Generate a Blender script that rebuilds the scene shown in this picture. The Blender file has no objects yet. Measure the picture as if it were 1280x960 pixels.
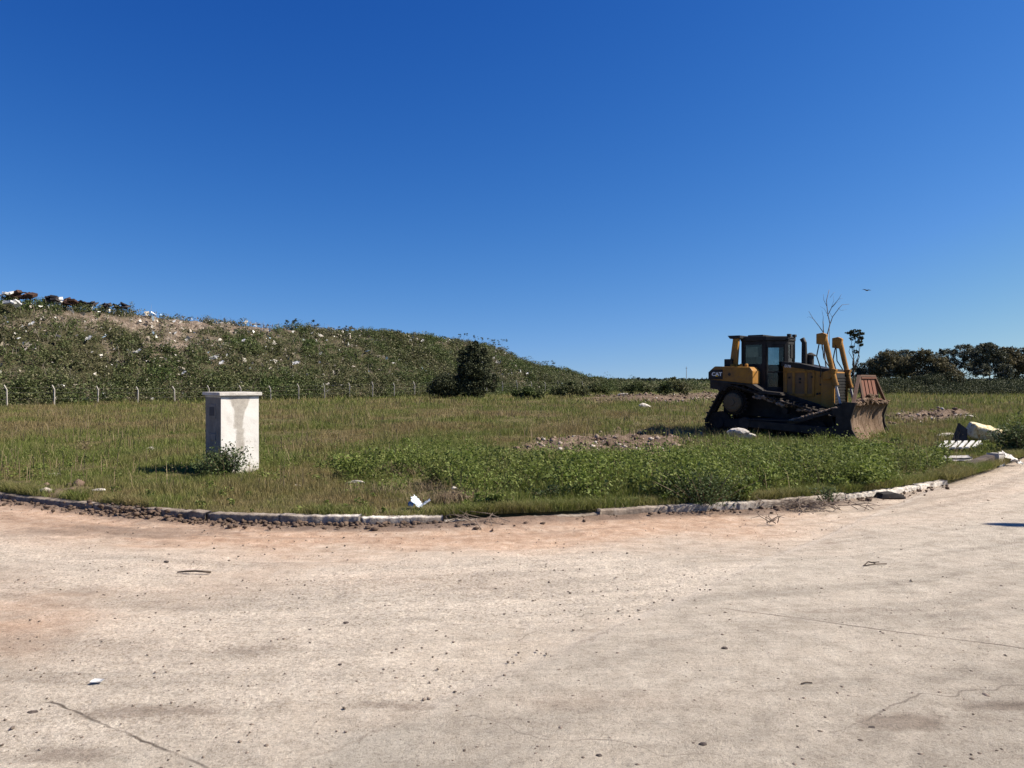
import bpy, bmesh, math, random
import numpy as np
from mathutils import Vector, Matrix

random.seed(7)
rng = np.random.default_rng(7)
R = math.radians
SC = bpy.context.scene
COL = SC.collection

# ------------------------------------------------------------------ camera
EYE = 1.75
F = 960.0                       # focal length in photo pixels (photo 1280 wide)
HY = 475.0                      # horizon row in the photo
cam = bpy.data.cameras.new('camera')
cam.sensor_width = 36.0
cam.lens = 27.0
cam.clip_start = 0.05
cam.clip_end = 9000
camo = bpy.data.objects.new('camera', cam)
COL.objects.link(camo)
camo.location = (0, 0, EYE)
camo.rotation_euler = (R(90) - math.atan((480 - HY) / F), 0, 0)
SC.camera = camo

# ------------------------------------------------------------------ light
SUN_EL, SUN_AZ = 47.0, 93.0     # azimuth clockwise from +Y (90 = +X, from the right)
world = bpy.data.worlds.new('World')
SC.world = world
world.use_nodes = True
wn = world.node_tree
bg = wn.nodes['Background']
sky = wn.nodes.new('ShaderNodeTexSky')
sky.sky_type = 'NISHITA'
sky.sun_disc = False
sky.sun_elevation = R(SUN_EL)
sky.sun_rotation = R(SUN_AZ)
sky.altitude = 0
sky.air_density = 1.0
sky.dust_density = 0.1
sky.ozone_density = 3.2
# the horizon band is taken from a little higher in the sky model (clear dry air, no yellow rim)
tcn = wn.nodes.new('ShaderNodeTexCoord')
mpn = wn.nodes.new('ShaderNodeMapping'); mpn.vector_type = 'POINT'
mpn.inputs['Scale'].default_value = (1, 1, .82)
mpn.inputs['Location'].default_value = (0, 0, .13)
wn.links.new(tcn.outputs['Generated'], mpn.inputs['Vector'])
nrmn = wn.nodes.new('ShaderNodeVectorMath'); nrmn.operation = 'NORMALIZE'
wn.links.new(mpn.outputs[0], nrmn.inputs[0])
wn.links.new(nrmn.outputs[0], sky.inputs['Vector'])
sepn = wn.nodes.new('ShaderNodeSeparateColor'); comn = wn.nodes.new('ShaderNodeCombineColor')
wn.links.new(sky.outputs[0], sepn.inputs[0])
for i_, (k_, p_) in enumerate(((0.0757, 2.9), (0.1842, 1.81), (0.5704, 1.13))):      # colour response of the phone camera: deeper blue overhead
    pw = wn.nodes.new('ShaderNodeMath'); pw.operation = 'POWER'; pw.inputs[1].default_value = p_
    ml = wn.nodes.new('ShaderNodeMath'); ml.operation = 'MULTIPLY'; ml.inputs[1].default_value = k_
    mi = wn.nodes.new('ShaderNodeMath'); mi.operation = 'MINIMUM'; mi.inputs[1].default_value = 4.1
    wn.links.new(sepn.outputs[i_], pw.inputs[0]); wn.links.new(pw.outputs[0], ml.inputs[0])
    wn.links.new(ml.outputs[0], mi.inputs[0]); wn.links.new(mi.outputs[0], comn.inputs[i_])
wn.links.new(comn.outputs[0], bg.inputs['Color'])
bg.inputs['Strength'].default_value = 0.1

sd = bpy.data.lights.new('sun', 'SUN')
sd.energy = 5.0
sd.angle = R(0.53)
sd.color = (1.0, 0.905, 0.77)
so = bpy.data.objects.new('sun', sd)
COL.objects.link(so)
sunv = Vector((math.sin(R(SUN_AZ)) * math.cos(R(SUN_EL)), math.cos(R(SUN_AZ)) * math.cos(R(SUN_EL)), math.sin(R(SUN_EL))))
so.rotation_euler = sunv.to_track_quat('Z', 'Y').to_euler()
so.location = (30, 0, 40)

SC.view_settings.view_transform = 'Standard'
SC.view_settings.look = 'None'
SC.view_settings.exposure = 0.85
SC.view_settings.gamma = 1.0
SC.view_settings.use_curve_mapping = False
SC.render.engine = 'CYCLES'
SC.cycles.max_bounces = 6
SC.cycles.diffuse_bounces = 1
SC.cycles.transparent_max_bounces = 12

# ------------------------------------------------------------------ helpers
def P(px, py, z=0.0):
    """ground point seen at a photo pixel"""
    d = (EYE - z) * F / (py - HY)
    return ((px - 640) / F * d, d, z)

def at(px, py, Y):
    """point at depth Y seen at a photo pixel"""
    return ((px - 640) / F * Y, Y, EYE - (py - HY) / F * Y)

def tag(o, label=None, cat=None, group=None, kind=None):
    if label: o['label'] = label
    if cat: o['category'] = cat
    if group: o['group'] = group
    if kind: o['kind'] = kind
    return o

def empty(name, loc, rz=0.0):
    o = bpy.data.objects.new(name, None)
    o.empty_display_size = 0.3
    COL.objects.link(o)
    o.location = loc
    o.rotation_euler = (0, 0, rz)
    return o

def link(name, me, mats, parent=None, smooth=False):
    o = bpy.data.objects.new(name, me)
    COL.objects.link(o)
    if not isinstance(mats, (list, tuple)): mats = [mats]
    for m in mats: me.materials.append(m)
    if smooth:
        me.polygons.foreach_set('use_smooth', np.ones(len(me.polygons), bool))
    if parent: o.parent = parent
    return o

def npmesh(name, verts, faces, attrs=None):
    """verts (n,3); faces = list of (m,k) index arrays"""
    me = bpy.data.meshes.new(name)
    verts = np.asarray(verts, np.float32)
    if not isinstance(faces, list): faces = [faces]
    faces = [np.asarray(f, np.int32) for f in faces if len(f)]
    me.vertices.add(len(verts))
    me.vertices.foreach_set('co', verts.ravel())
    tot = sum(f.size for f in faces)
    me.loops.add(tot)
    me.loops.foreach_set('vertex_index', np.concatenate([f.ravel() for f in faces]))
    n = sum(len(f) for f in faces)
    me.polygons.add(n)
    sizes = np.concatenate([np.full(len(f), f.shape[1], np.int32) for f in faces])
    starts = np.concatenate([[0], np.cumsum(sizes)[:-1]]).astype(np.int32)
    me.polygons.foreach_set('loop_start', starts)
    me.polygons.foreach_set('loop_total', sizes)
    if attrs:
        for k, v in attrs.items():
            a = me.attributes.new(k, 'FLOAT', 'POINT')
            a.data.foreach_set('value', np.asarray(v, np.float32).ravel())
    me.update(calc_edges=True)
    return me

# vectorised value noise
def _hash(ix, iy, seed):
    h = (ix.astype(np.int64) * 374761393 + iy.astype(np.int64) * 668265263 + seed * 974634777) & 0xFFFFFFFF
    h = ((h ^ (h >> 13)) * 1274126177) & 0xFFFFFFFF
    h = h ^ (h >> 16)
    return (h & 0xFFFF) / 65535.0

def vnoise(x, y, seed=0):
    x = np.asarray(x, float); y = np.asarray(y, float)
    ix = np.floor(x); iy = np.floor(y)
    fx = x - ix; fy = y - iy
    fx = fx * fx * (3 - 2 * fx); fy = fy * fy * (3 - 2 * fy)
    a = _hash(ix, iy, seed); b = _hash(ix + 1, iy, seed)
    c = _hash(ix, iy + 1, seed); d = _hash(ix + 1, iy + 1, seed)
    return (a * (1 - fx) + b * fx) * (1 - fy) + (c * (1 - fx) + d * fx) * fy

def fbm(x, y, seed=0, octaves=4):
    s = 0.0; a = 0.5; t = 0.0
    for i in range(octaves):
        s = s + a * vnoise(x, y, seed + i * 17); t += a
        x = np.asarray(x) * 2.03 + 11.3; y = np.asarray(y) * 2.03 + 5.7; a *= 0.5
    return s / t

def sstep(a, b, x):
    t = np.clip((np.asarray(x, float) - a) / (b - a), 0, 1)
    return t * t * (3 - 2 * t)

def gauss(px, py, cx, cy, sx, sy):
    return np.exp(-(((px - cx) / sx) ** 2 + ((py - cy) / sy) ** 2))

# ------------------------------------------------------------------ materials
class Mat:
    def __init__(s, name, rough=0.9, spec=0.2, metal=0.0):
        s.m = bpy.data.materials.new(name)
        s.m.use_nodes = True
        s.t = s.m.node_tree
        s.b = s.t.nodes['Principled BSDF']
        s.b.inputs['Roughness'].default_value = rough
        s.b.inputs['Specular IOR Level'].default_value = spec
        s.b.inputs['Metallic'].default_value = metal
    def n(s, kind, **kw):
        n = s.t.nodes.new(kind)
        for k, v in kw.items():
            if hasattr(n, k) and k not in n.inputs: setattr(n, k, v)
            else: n.inputs[k].default_value = v
        return n
    def l(s, a, b): s.t.links.new(a, b)
    def coord(s, which='Object', scale=(1, 1, 1), rot=(0, 0, 0)):
        if which == 'Position':
            o = s.n('ShaderNodeNewGeometry').outputs['Position']
        else:
            o = s.n('ShaderNodeTexCoord').outputs[which]
        mp = s.n('ShaderNodeMapping')
        mp.inputs['Scale'].default_value = scale
        mp.inputs['Rotation'].default_value = rot
        s.l(o, mp.inputs['Vector'])
        return mp.outputs[0]
    def noise(s, vec, scale, detail=4, rough=0.6, dist=0.0):
        n = s.n('ShaderNodeTexNoise')
        n.inputs['Scale'].default_value = scale
        n.inputs['Detail'].default_value = detail
        n.inputs['Roughness'].default_value = rough
        n.inputs['Distortion'].default_value = dist
        s.l(vec, n.inputs['Vector'])
        return n.outputs['Fac']
    def ramp(s, fac, stops, interp='LINEAR'):
        r = s.n('ShaderNodeValToRGB')
        e = r.color_ramp.elements
        r.color_ramp.interpolation = interp
        while len(e) < len(stops): e.new(0.5)
        for i, (p, c) in enumerate(stops):
            e[i].position = p
            e[i].color = (c[0], c[1], c[2], 1) if hasattr(c, '__len__') else (c, c, c, 1)
        s.l(fac, r.inputs[0])
        return r.outputs[0]
    def mix(s, fac, a, b, mode='MIX'):
        m = s.n('ShaderNodeMix', data_type='RGBA', blend_type=mode)
        for v, i in ((fac, 0), (a, 6), (b, 7)):
            if isinstance(v, (int, float)): m.inputs[i].default_value = v
            elif isinstance(v, (tuple, list)): m.inputs[i].default_value = (*v[:3], 1)
            else: s.l(v, m.inputs[i])
        return m.outputs[2]
    def math(s, op, a, b=0.0):
        m = s.n('ShaderNodeMath', operation=op)
        for i, v in enumerate((a, b)):
            if isinstance(v, (int, float)): m.inputs[i].default_value = v
            else: s.l(v, m.inputs[i])
        return m.outputs[0]
    def attr(s, name):
        a = s.n('ShaderNodeAttribute'); a.attribute_name = name
        return a.outputs['Fac']
    def island(s): return s.n('ShaderNodeNewGeometry').outputs['Random Per Island']
    def color(s, c):
        if isinstance(c, tuple): s.b.inputs['Base Color'].default_value = (*c[:3], 1)
        else: s.l(c, s.b.inputs['Base Color'])
        return s
    def bump(s, h, strength=0.5, dist=0.02):
        b = s.n('ShaderNodeBump')
        b.inputs['Strength'].default_value = strength
        b.inputs['Distance'].default_value = dist
        s.l(h, b.inputs['Height'])
        s.l(b.outputs[0], s.b.inputs['Normal'])
        return s

def foliage(name, stops, patch=None, patch_scale=0.3, patch_amt=0.6, transl=0.28, attr=None):
    """leaf material: colour per leaf from stops, mixed with a patchy second ramp"""
    m = Mat(name, 0.65, 0.25)
    c = m.ramp(m.island(), stops)
    if patch:
        v = m.coord('Position')
        f = m.attr(attr) if attr else m.ramp(m.noise(v, patch_scale, 4, 0.65), [(0.40, 0.0), (0.62, patch_amt)])
        c2 = m.ramp(m.island(), patch)
        c = m.mix(f, c, c2)
    m.color(c)
    tr = m.n('ShaderNodeBsdfTranslucent')
    m.l(c, tr.inputs['Color'])
    mx = m.n('ShaderNodeMixShader')
    mx.inputs[0].default_value = transl
    m.l(m.b.outputs[0], mx.inputs[1]); m.l(tr.outputs[0], mx.inputs[2])
    m.l(mx.outputs[0], m.t.nodes['Material Output'].inputs['Surface'])
    return m.m

def simple(name, c1, c2=None, scale=6, rough=0.85, spec=0.25, metal=0.0, bump=0.0, bs=30, coord='Object', lo=0.35, hi=0.65):
    m = Mat(name, rough, spec, metal)
    v = m.coord(coord)
    if c2:
        m.color(m.ramp(m.noise(v, scale, 6, 0.65), [(lo, c1), (hi, c2)]))
    else:
        m.color(tuple(c1))
    if bump: m.bump(m.noise(v, bs, 5, 0.6), bump, 0.02)
    return m.m

M = {}
M['grass'] = foliage('grass_blades', [(0, (0.081, 0.106, 0.020)), (.45, (0.137, 0.168, 0.036)), (.8, (0.196, 0.218, 0.058)), (1, (0.314, 0.280, 0.134))],
                     [(0, (0.157, 0.125, 0.050)), (.5, (0.224, 0.177, 0.076)), (1, (0.336, 0.263, 0.134))], 0.22, 0.9, .38, 'dry')
M['lush'] = foliage('lush_weed_leaves', [(0, (0.071, 0.107, 0.017)), (.6, (0.144, 0.193, 0.034)), (1, (0.244, 0.287, 0.079))],
                    [(0, (0.061, 0.085, 0.022)), (1, (0.183, 0.189, 0.061))], 0.8, 0.7, .35)
M['darkweed'] = foliage('dark_weed_leaves', [(0, (.030, .050, .018)), (.6, (.062, .092, .030)), (1, (.12, .15, .06))])
M['drystem'] = foliage('dry_stems', [(0, (.13, .095, .05)), (1, (.26, .20, .12))], transl=0.1)
M['hillveg'] = foliage('mound_weed_leaves', [(0, (.036, .044, .016)), (.5, (.085, .090, .036)), (.85, (.16, .155, .075)), (1, (.32, .28, .20))],
                       [(0, (.030, .050, .014)), (.6, (.070, .105, .028)), (1, (.13, .17, .05))], 0.22, 0.95, 0.2)
M['conifer'] = foliage('dark_conifer_foliage', [(0, (.018, .024, .010)), (.7, (.055, .066, .030)), (1, (.11, .12, .06))], transl=0.1)
M['euca'] = foliage('eucalyptus_leaves', [(0, (.020, .027, .016)), (.7, (.080, .088, .052)), (1, (.22, .225, .17))], transl=0.15)
M['browntree'] = foliage('olive_brown_leaves', [(0, (.032, .034, .016)), (.7, (.125, .110, .052)), (1, (.22, .185, .095))], transl=0.15)
M['hedge'] = foliage('dark_undergrowth_leaves', [(0, (.022, .032, .013)), (.8, (.052, .066, .028)), (1, (.10, .11, .055))], transl=0.12)
M['farwood'] = foliage('far_wood_leaves', [(0, (.02, .032, .022)), (1, (.045, .062, .04))], transl=0.05)
M['bark'] = simple('bark', (.06, .045, .035), (.16, .13, .105), 5, 0.95, bump=.6, bs=12)
M['palebark'] = simple('pale_bark', (.22, .19, .16), (.42, .38, .33), 3, 0.9, bump=.4, bs=9)
M['concrete'] = simple('concrete', (.30, .28, .25), (.46, .44, .41), 8, .92, bump=.5, bs=60)
M['stone'] = simple('pale_stone', (.36, .32, .27), (.62, .58, .52), 9, .9, bump=.7, bs=25)
M['clod'] = simple('brown_clod', (.055, .038, .028), (.15, .105, .078), 7, .95, bump=.7, bs=40, coord='Position')
M['pebble'] = simple('road_pebble', (.06, .045, .035), (.26, .21, .17), 3, .9, coord='Position')
M['mud'] = simple('dried_mud', (.13, .095, .07), (.30, .235, .185), 9, .95, bump=.8, bs=35)
M['yellow'] = None

# ------------------------------------------------------------------ kerb line (world)
_kp = [P(*p) for p in ((0, 625), (100, 636), (200, 648), (300, 654), (400, 656.5), (540, 656.5), (700, 650), (820, 642), (960, 636.5), (1100, 621), (1190, 605), (1250, 586), (1280, 573))]
KX = np.array([-60, -40, -14] + [p[0] for p in _kp] + [22, 60, 90])
KY = np.array([34.0, 30, 14.6] + [p[1] for p in _kp] + [29, 66, 66])
_xs = np.linspace(-60, 90, 3001)
_ys = np.interp(_xs, KX, KY)
_k = np.ones(17) / 17
_ys = np.convolve(np.pad(_ys, 8, 'edge'), _k, 'valid')
def kerb(x): return np.interp(x, _xs, _ys)

MOUNDS = []   # gaussian earth humps: x, y, rx, ry, h
for (px, py, rx, ry, h) in ((1182, 521, 1.3, .8, .42), (1165, 524, 2.5, .8, .15), (770, 556, 2.6, 1.0, .20), (820, 545, 2.0, .7, .22), (566, 634, .35, .22, .07),
                            (815, 500, 3, 1.5, .5), (780, 499, 4, 1.5, .35), (880, 497, 4, 2, .5), (1125, 519, 2.5, 1.0, .16)):
    x, y, _ = P(px, py, -0.1); MOUNDS.append((x, y, rx, ry, h))

def zf(x, y):
    x = np.asarray(x, float); y = np.asarray(y, float)
    v = y - kerb(x)
    z = 0.10 - 0.20 * sstep(0.3, 13, v) + 0.10 * sstep(40, 120, v)
    amp = sstep(0.1, 2.5, v)
    z = z + amp * ((fbm(x * .45, y * .45, 3) - .5) * .10 + (fbm(x * 2.1, y * 2.1, 9) - .5) * .05)
    for (mx, my, rx, ry, h) in MOUNDS:
        g = np.exp(-(((x - mx) / rx) ** 2 + ((y - my) / ry) ** 2))
        z = z + h * g * (0.6 + 0.8 * fbm(x * 2.2, y * 2.2, 21))
    return z

def topx(x, y, z=0.0):
    """photo pixel of a world ground position - used only to lay out where ground cover changes"""
    return 640 + F * x / y, HY + F * (EYE - z) / y

def m_bare(x, y):
    px, py = topx(x, y, 0)
    n = fbm(x * .9, y * .9, 31) - .5
    b = (gauss(px, py, 770, 562, 85, 15) * 1.5 + gauss(px, py, 820, 549, 80, 7) + gauss(px, py, 700, 552, 50, 5) * .8 + gauss(px, py, 566, 634, 20, 7)
         + gauss(px, py, 1140, 523, 42, 7) * 1.2 + gauss(px, py, 1190, 520, 30, 5) + gauss(px, py, 320, 530, 40, 5) * .4
         + gauss(px, py, 815, 497, 75, 4.5) * 1.3 + gauss(px, py, 870, 494, 45, 4) + gauss(px, py, 505, 585, 22, 8) * .7
         + gauss(px, py, 60, 622, 50, 10) * .7 + gauss(px, py, 450, 605, 30, 6) * .3)
    n = n * 1.6 + (fbm(x * 3.1, y * 3.1, 32) - .5) * 1.2
    return np.clip(b * 1.15 + n * np.clip(b * 3, .25, 1) - .18, 0, 1)

def m_lush(x, y):
    px, py = topx(x, y, 0)
    n = fbm(x * .7, y * .7, 41) - .5
    l = (gauss(px, py, 640, 605, 150, 34) + gauss(px, py, 900, 600, 190, 36) + gauss(px, py, 1040, 580, 110, 30) * .8
         + gauss(px, py, 1250, 545, 70, 28) * .9 + gauss(px, py, 350, 600, 150, 22) * .35 + gauss(px, py, 520, 580, 50, 20) * .5)
    n = n * 1.2 + (fbm(x * 2.3, y * 2.3, 42) - .5) * 1.1
    return np.clip(l * 1.15 + n - .1, 0, 1)

# ------------------------------------------------------------------ ground (field)
def geo(a, b, n): return list(np.geomspace(a, b, n))
gx = np.array(sorted([-v for v in geo(62, 4000, 14)] + list(np.arange(-60, -14, .9)) + list(np.arange(-14, 18, .14)) + list(np.arange(18, 60, .9)) + geo(62, 4000, 14)))
gv = np.array([0.0] + list(np.arange(.12, 18, .13)) + list(np.arange(18, 60, .8)) + geo(61, 6000, 45))
GX = np.repeat(gx[:, None], len(gv), 1)
GY = kerb(np.clip(gx, -60, 90))[:, None] + 0.06 + gv[None, :]
GZ = zf(np.clip(GX, -400, 400), GY)
GZ += sstep(.1, .5, gv)[None, :] * (vnoise(GX * 7, GY * 7, 77) - .5) * .03 * (GY < 40)
GZ += m_bare(GX, GY) * (fbm(GX * 3.2, GY * 3.2, 78) - .45) * .30 * (GY < 60)
GZ[:, 0] -= .25
def gridmesh(name, X, Y, Z, attrs=None):
    n, m = X.shape
    idx = np.arange(n * m).reshape(n, m)
    q = np.stack([idx[:-1, :-1], idx[1:, :-1], idx[1:, 1:], idx[:-1, 1:]], -1).reshape(-1, 4)
    return npmesh(name, np.stack([X, Y, Z], -1).reshape(-1, 3), q, attrs)
m = Mat('field_soil', 0.95, 0.1)
v = m.coord('Position')
soil = m.ramp(m.noise(v, 2.5, 8, .7), [(.3, (.065, .055, .03)), (.6, (.14, .112, .06))])
green = m.ramp(m.noise(v, .7, 6, .65), [(.3, (.075, .075, .026)), (.7, (.15, .128, .052))])
earth = m.ramp(m.noise(v, 4.0, 8, .75), [(.3, (.055, .038, .026)), (.5, (.135, .098, .072)), (.72, (.30, .225, .175))])
far = m.ramp(m.noise(v, .05, 6, .6), [(.3, (.06, .065, .024)), (.7, (.15, .135, .06))])
c = m.mix(.45, soil, green)
c = m.mix(m.attr('bare'), c, earth)
c = m.mix(m.attr('far'), c, far)
m.color(c).bump(m.noise(v, 14, 6, .7), .8, .05)
ground = link('ground', gridmesh('ground', GX, GY, GZ, {'bare': m_bare(GX, GY), 'far': sstep(60, 140, GY)}), m.m, smooth=True)
tag(ground, kind='structure')

# ------------------------------------------------------------------ road
def axis(*segs):
    out = []
    for a, b, s in segs: out += list(np.arange(a, b, s))
    return np.array(out + [segs[-1][1]])
rx = axis((-60, -12, 1.5), (-12, -8, .12), (-8, 9.5, .03), (9.5, 20, .12), (20, 90, 2.0))
ty = axis((0, .97, .97 / 300), (.97, 1.0001, .03 / 12))
ty = np.clip(ty, 0, 1)
near_rows = np.array([-60, -30, -12, -5, -1, 1.0, 1.8])
RX = np.repeat(rx[:, None], len(near_rows) + len(ty), 1)
kk = kerb(rx)[:, None]
RY = np.concatenate([np.repeat(near_rows[None, :], len(rx), 0), 2.4 + (kk + .05 - 2.4) * (ty ** 1.25)[None, :]], 1)
edge_d = kk - RY
px, py = topx(RX, np.maximum(RY, 1.0))
# boundary of the smoother grey slab (a diagonal joint across the road)
A = np.array(P(500, 905)[:2]); B = np.array(P(960, 703)[:2])
nrm = np.array([(B - A)[1], -(B - A)[0]]); nrm /= np.linalg.norm(nrm)
sd_ = (RX - A[0]) * nrm[0] + (RY - A[1]) * nrm[1]
wob = (fbm(RX * 1.1, RY * 1.1, 5) - .5) * .35
slab = sstep(-.10, .12, sd_ + wob * sstep(0.1, 1.5, np.abs(sd_)) * .5 + (vnoise(RX * 9, RY * 9, 8) - .5) * .05)
n1 = fbm(RX * .55, RY * 1.1, 51); n2 = fbm(RX * 1.6, RY * 3.0, 52)
orange = np.clip(sstep(3.1, .9, edge_d + (n1 - .5) * 2.2) * (1 - .75 * sstep(880, 1080, px)) + gauss(px, py, 10, 770, 230, 50) * .8 * (.4 + 1.2 * fbm(RX * .9, RY * 3.5, 57))
                 + gauss(px, py, 420, 720, 220, 20) * .3 + gauss(px, py, 740, 880, 120, 12) * .15, 0, 1)
orange = np.clip(orange * (0.55 + .9 * n2), 0, 1)
rough = (1 - slab) * np.clip(.15 + sstep(.38, .58, fbm(RX * .5, RY * .6, 61, 3)) * .7 + gauss(px, py, 700, 735, 200, 30) + gauss(px, py, 300, 750, 260, 30) * .4, 0, 1)
rough *= sstep(1.2, 2.2, edge_d)
grey = np.clip(gauss(px, py, 110, 705, 170, 13) * .9 + slab * .55 + gauss(px, py, 460, 935, 60, 22) * .9 + gauss(px, py, 160, 945, 160, 18) * .5, 0, 1)
dark = np.clip((gauss(px, py, 200, 893, 110, 11) * .9 + gauss(px, py, 70, 945, 70, 14) * .7 + gauss(px, py, 490, 885, 110, 8) * .6 + gauss(px, py, 330, 815, 70, 10) * .5
               + gauss(px, py, 160, 665, 170, 7) * .9 + gauss(px, py, 1130, 905, 60, 12) * .8 + gauss(px, py, 1260, 885, 60, 8) * .7 + gauss(px, py, 1190, 790, 40, 6) * .3
               + gauss(px, py, 1020, 765, 110, 5) * .5 + gauss(px, py, 60, 850, 90, 10) * .4 + gauss(px, py, 960, 690, 120, 6) * .3) * (0.2 + 1.6 * fbm(RX * 3, RY * 5, 71)), 0, 1)
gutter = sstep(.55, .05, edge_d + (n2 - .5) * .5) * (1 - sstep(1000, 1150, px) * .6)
# joints: two thin lines
def linedist(a, b, wob_=.0, seed=0):
    a = np.array(P(*a)[:2]); b = np.array(P(*b)[:2]); d = b - a; L = np.linalg.norm(d); d /= L
    t = (RX - a[0]) * d[0] + (RY - a[1]) * d[1]
    q = (RX - a[0]) * -d[1] + (RY - a[1]) * d[0] + (fbm(t * 1.7, 0 * t, seed, 4) - .5) * wob_
    return np.clip(q, -1, 1) + 2.0 * (sstep(0, -.15, t) + sstep(L, L + .15, t))
LINES = [linedist((60, 878), (262, 965), .03, 301), linedist((905, 762), (1420, 832), .04, 302), linedist((560, 905), (900, 960), .5, 303), linedist((300, 735), (520, 700), .5, 304),
         linedist((1010, 905), (1300, 850), .6, 305), linedist((640, 800), (800, 762), .5, 306)]
ridge = np.exp(-((sd_ + (fbm(RX * 2, RY * 2, 19) - .5) * .10) / .05) ** 2) * (.3 + fbm(RX * 1.5, RY * 1.5, 18)) * (px > 540)
streak = fbm(RX * .35 + 3, edge_d * 5 + (n1 - .5) * 1.5, 23, 4) * (1 - sstep(4.0, 6.5, edge_d)) + fbm((RX * nrm[1] - RY * nrm[0]) * .4, sd_ * 3.5 + (n1 - .5) * 2, 24, 4) * sstep(4.0, 6.5, edge_d)
joint = 0 * RX
slabd = np.clip(sd_ + wob * .5, -1, 1)
fade = sstep(-12, -8, RX) * (1 - sstep(9.5, 14, RX)) * (RY > 2.0)
RZ = fade * ((fbm(RX * 9, RY * 9, 1) - .5) * .006 + rough * ((fbm(RX * 14, RY * 22, 2, 3) - .5) * .026 + .002) + (1 - slab) * (fbm(RX * 5, RY * 8, 3, 3) - .5) * .012
             + (fbm(RX * .8, RY * .8, 4, 3) - .5) * .03 * (1 - slab) + slab * .008 - joint * .014)
RZ += orange * fade * (np.sin((edge_d + (n1 - .5) * .5) * 16) * .006 + (fbm(RX * 2, edge_d * 14, 6, 3) - .5) * .02)
RZ += gutter * fade * (.05 * np.exp(-((px - 640) / 110) ** 2) + .03 * np.exp(-((px - 170) / 50) ** 2) + .05 * np.clip(fbm(RX * 6, RY * 8, 14, 4) - .42, 0, 1))
m = Mat('road_surface', 0.92, 0.15)
v = m.coord('Position')
fine = m.noise(v, 55, 6, .75)
mid = m.noise(v, 6, 8, .72)
big = m.noise(v, .8, 5, .6)
base = m.ramp(mid, [(.28, (.38, .315, .245)), (.5, (.51, .44, .355)), (.72, (.63, .565, .47))])
orangec = m.ramp(mid, [(.28, (.34, .215, .14)), (.5, (.49, .345, .245)), (.72, (.62, .48, .37))])
greyc = m.ramp(mid, [(.3, (.41, .365, .30)), (.7, (.55, .50, .42))])
gravc = m.ramp(m.noise(v, 38, 6, .8), [(.36, (.20, .16, .12)), (.44, (.44, .375, .30)), (.57, (.74, .67, .57))])
c = m.mix(m.attr('grey'), base, greyc)
c = m.mix(m.attr('orange'), c, orangec)
c = m.mix(m.math('MULTIPLY', m.attr('rough'), .62), c, gravc)
c = m.mix(.42, c, m.ramp(m.attr('streak'), [(.34, .70), (.48, 1.0), (.62, 1.16)]), 'MULTIPLY')
c = m.mix(m.math('MULTIPLY', m.attr('ridge'), .55), c, (.60, .54, .46))
brk = m.noise(v, 9, 8, .8)
dk = m.ramp(m.math('ADD', m.attr('dark'), m.math('MULTIPLY', m.math('SUBTRACT', brk, .5), 1.5)), [(.22, 0.0), (.62, 1.0)])
c = m.mix(m.math('MULTIPLY', dk, .55), c, (.20, .155, .12))
sl = m.ramp(m.math('ADD', m.attr('slabd'), m.math('MULTIPLY', m.math('SUBTRACT', m.noise(v, 12, 6, .7), .5), .16)), [(0.0, 0.0), (.012, 1.0)])
c = m.mix(.30, c, m.ramp(sl, [(0, 1.03), (1, .92)]), 'MULTIPLY')
se = m.ramp(m.math('ABSOLUTE', m.math('ADD', m.attr('slabd'), m.math('MULTIPLY', m.math('SUBTRACT', m.noise(v, 12, 6, .7), .5), .16))), [(.004, 1.0), (.022, 0.0)])
c = m.mix(m.math('MULTIPLY', m.math('MULTIPLY', se, m.ramp(m.noise(v, 1.1, 3), [(.40, .15), (.6, 1.0)])), .5), c, (.24, .19, .15))
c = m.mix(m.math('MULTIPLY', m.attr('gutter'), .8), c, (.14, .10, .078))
for i_, (w_, a_) in enumerate(((.010, .9), (.010, .8), (.006, .5), (.006, .45), (.008, .5), (.006, .4))):
    ln = m.ramp(m.math('ABSOLUTE', m.attr('line%d' % i_)), [(w_ * .4, 1.0), (w_ * 1.3, 0.0)])
    c = m.mix(m.math('MULTIPLY', m.math('MULTIPLY', ln, m.ramp(m.noise(v, 3, 4), [(.38, .35), (.55, 1.0)])), a_), c, (.10, .08, .065))
sp = m.ramp(fine, [(.34, .50), (.47, .98), (.64, 1.14)])
blot = m.ramp(m.noise(v, 2.6, 9, .75, .4), [(.34, .70), (.50, 1.0), (.66, 1.10)])
c = m.mix(.55, c, blot, 'MULTIPLY')
vs_ = m.coord('Position', (1.0, 7.0, 1.0), (0, 0, -.10))
c = m.mix(.40, c, m.ramp(m.noise(vs_, 1.6, 8, .72), [(.36, .72), (.5, 1.0), (.66, 1.14)]), 'MULTIPLY')
c = m.mix(.75, c, sp, 'MULTIPLY')
c = m.mix(.5, c, m.ramp(big, [(.3, .86), (.7, 1.1)]), 'MULTIPLY')
grit = m.noise(v, 150, 4, .7)
c = m.mix(.7, c, m.ramp(grit, [(.36, .74), (.48, 1.03), (.60, 1.22)]), 'MULTIPLY')
vor = m.n('ShaderNodeTexVoronoi'); vor.inputs['Scale'].default_value = 26
m.l(v, vor.inputs['Vector'])
vmask = m.ramp(vor.outputs['Distance'], [(.06, 1.0), (.13, 0.0)])
vsel = m.ramp(m.noise(v, 9, 3, .6), [(.52, 0.0), (.60, 1.0)])
c = m.mix(m.math('MULTIPLY', m.math('MULTIPLY', vmask, vsel), .8), c, (.13, .10, .08))
m.color(c)
h = m.math('ADD', m.math('MULTIPLY', grit, .35), m.math('ADD', m.math('MULTIPLY', fine, .35), m.noise(v, 22, 8, .8)))
m.bump(h, 1.0, .03)
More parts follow.
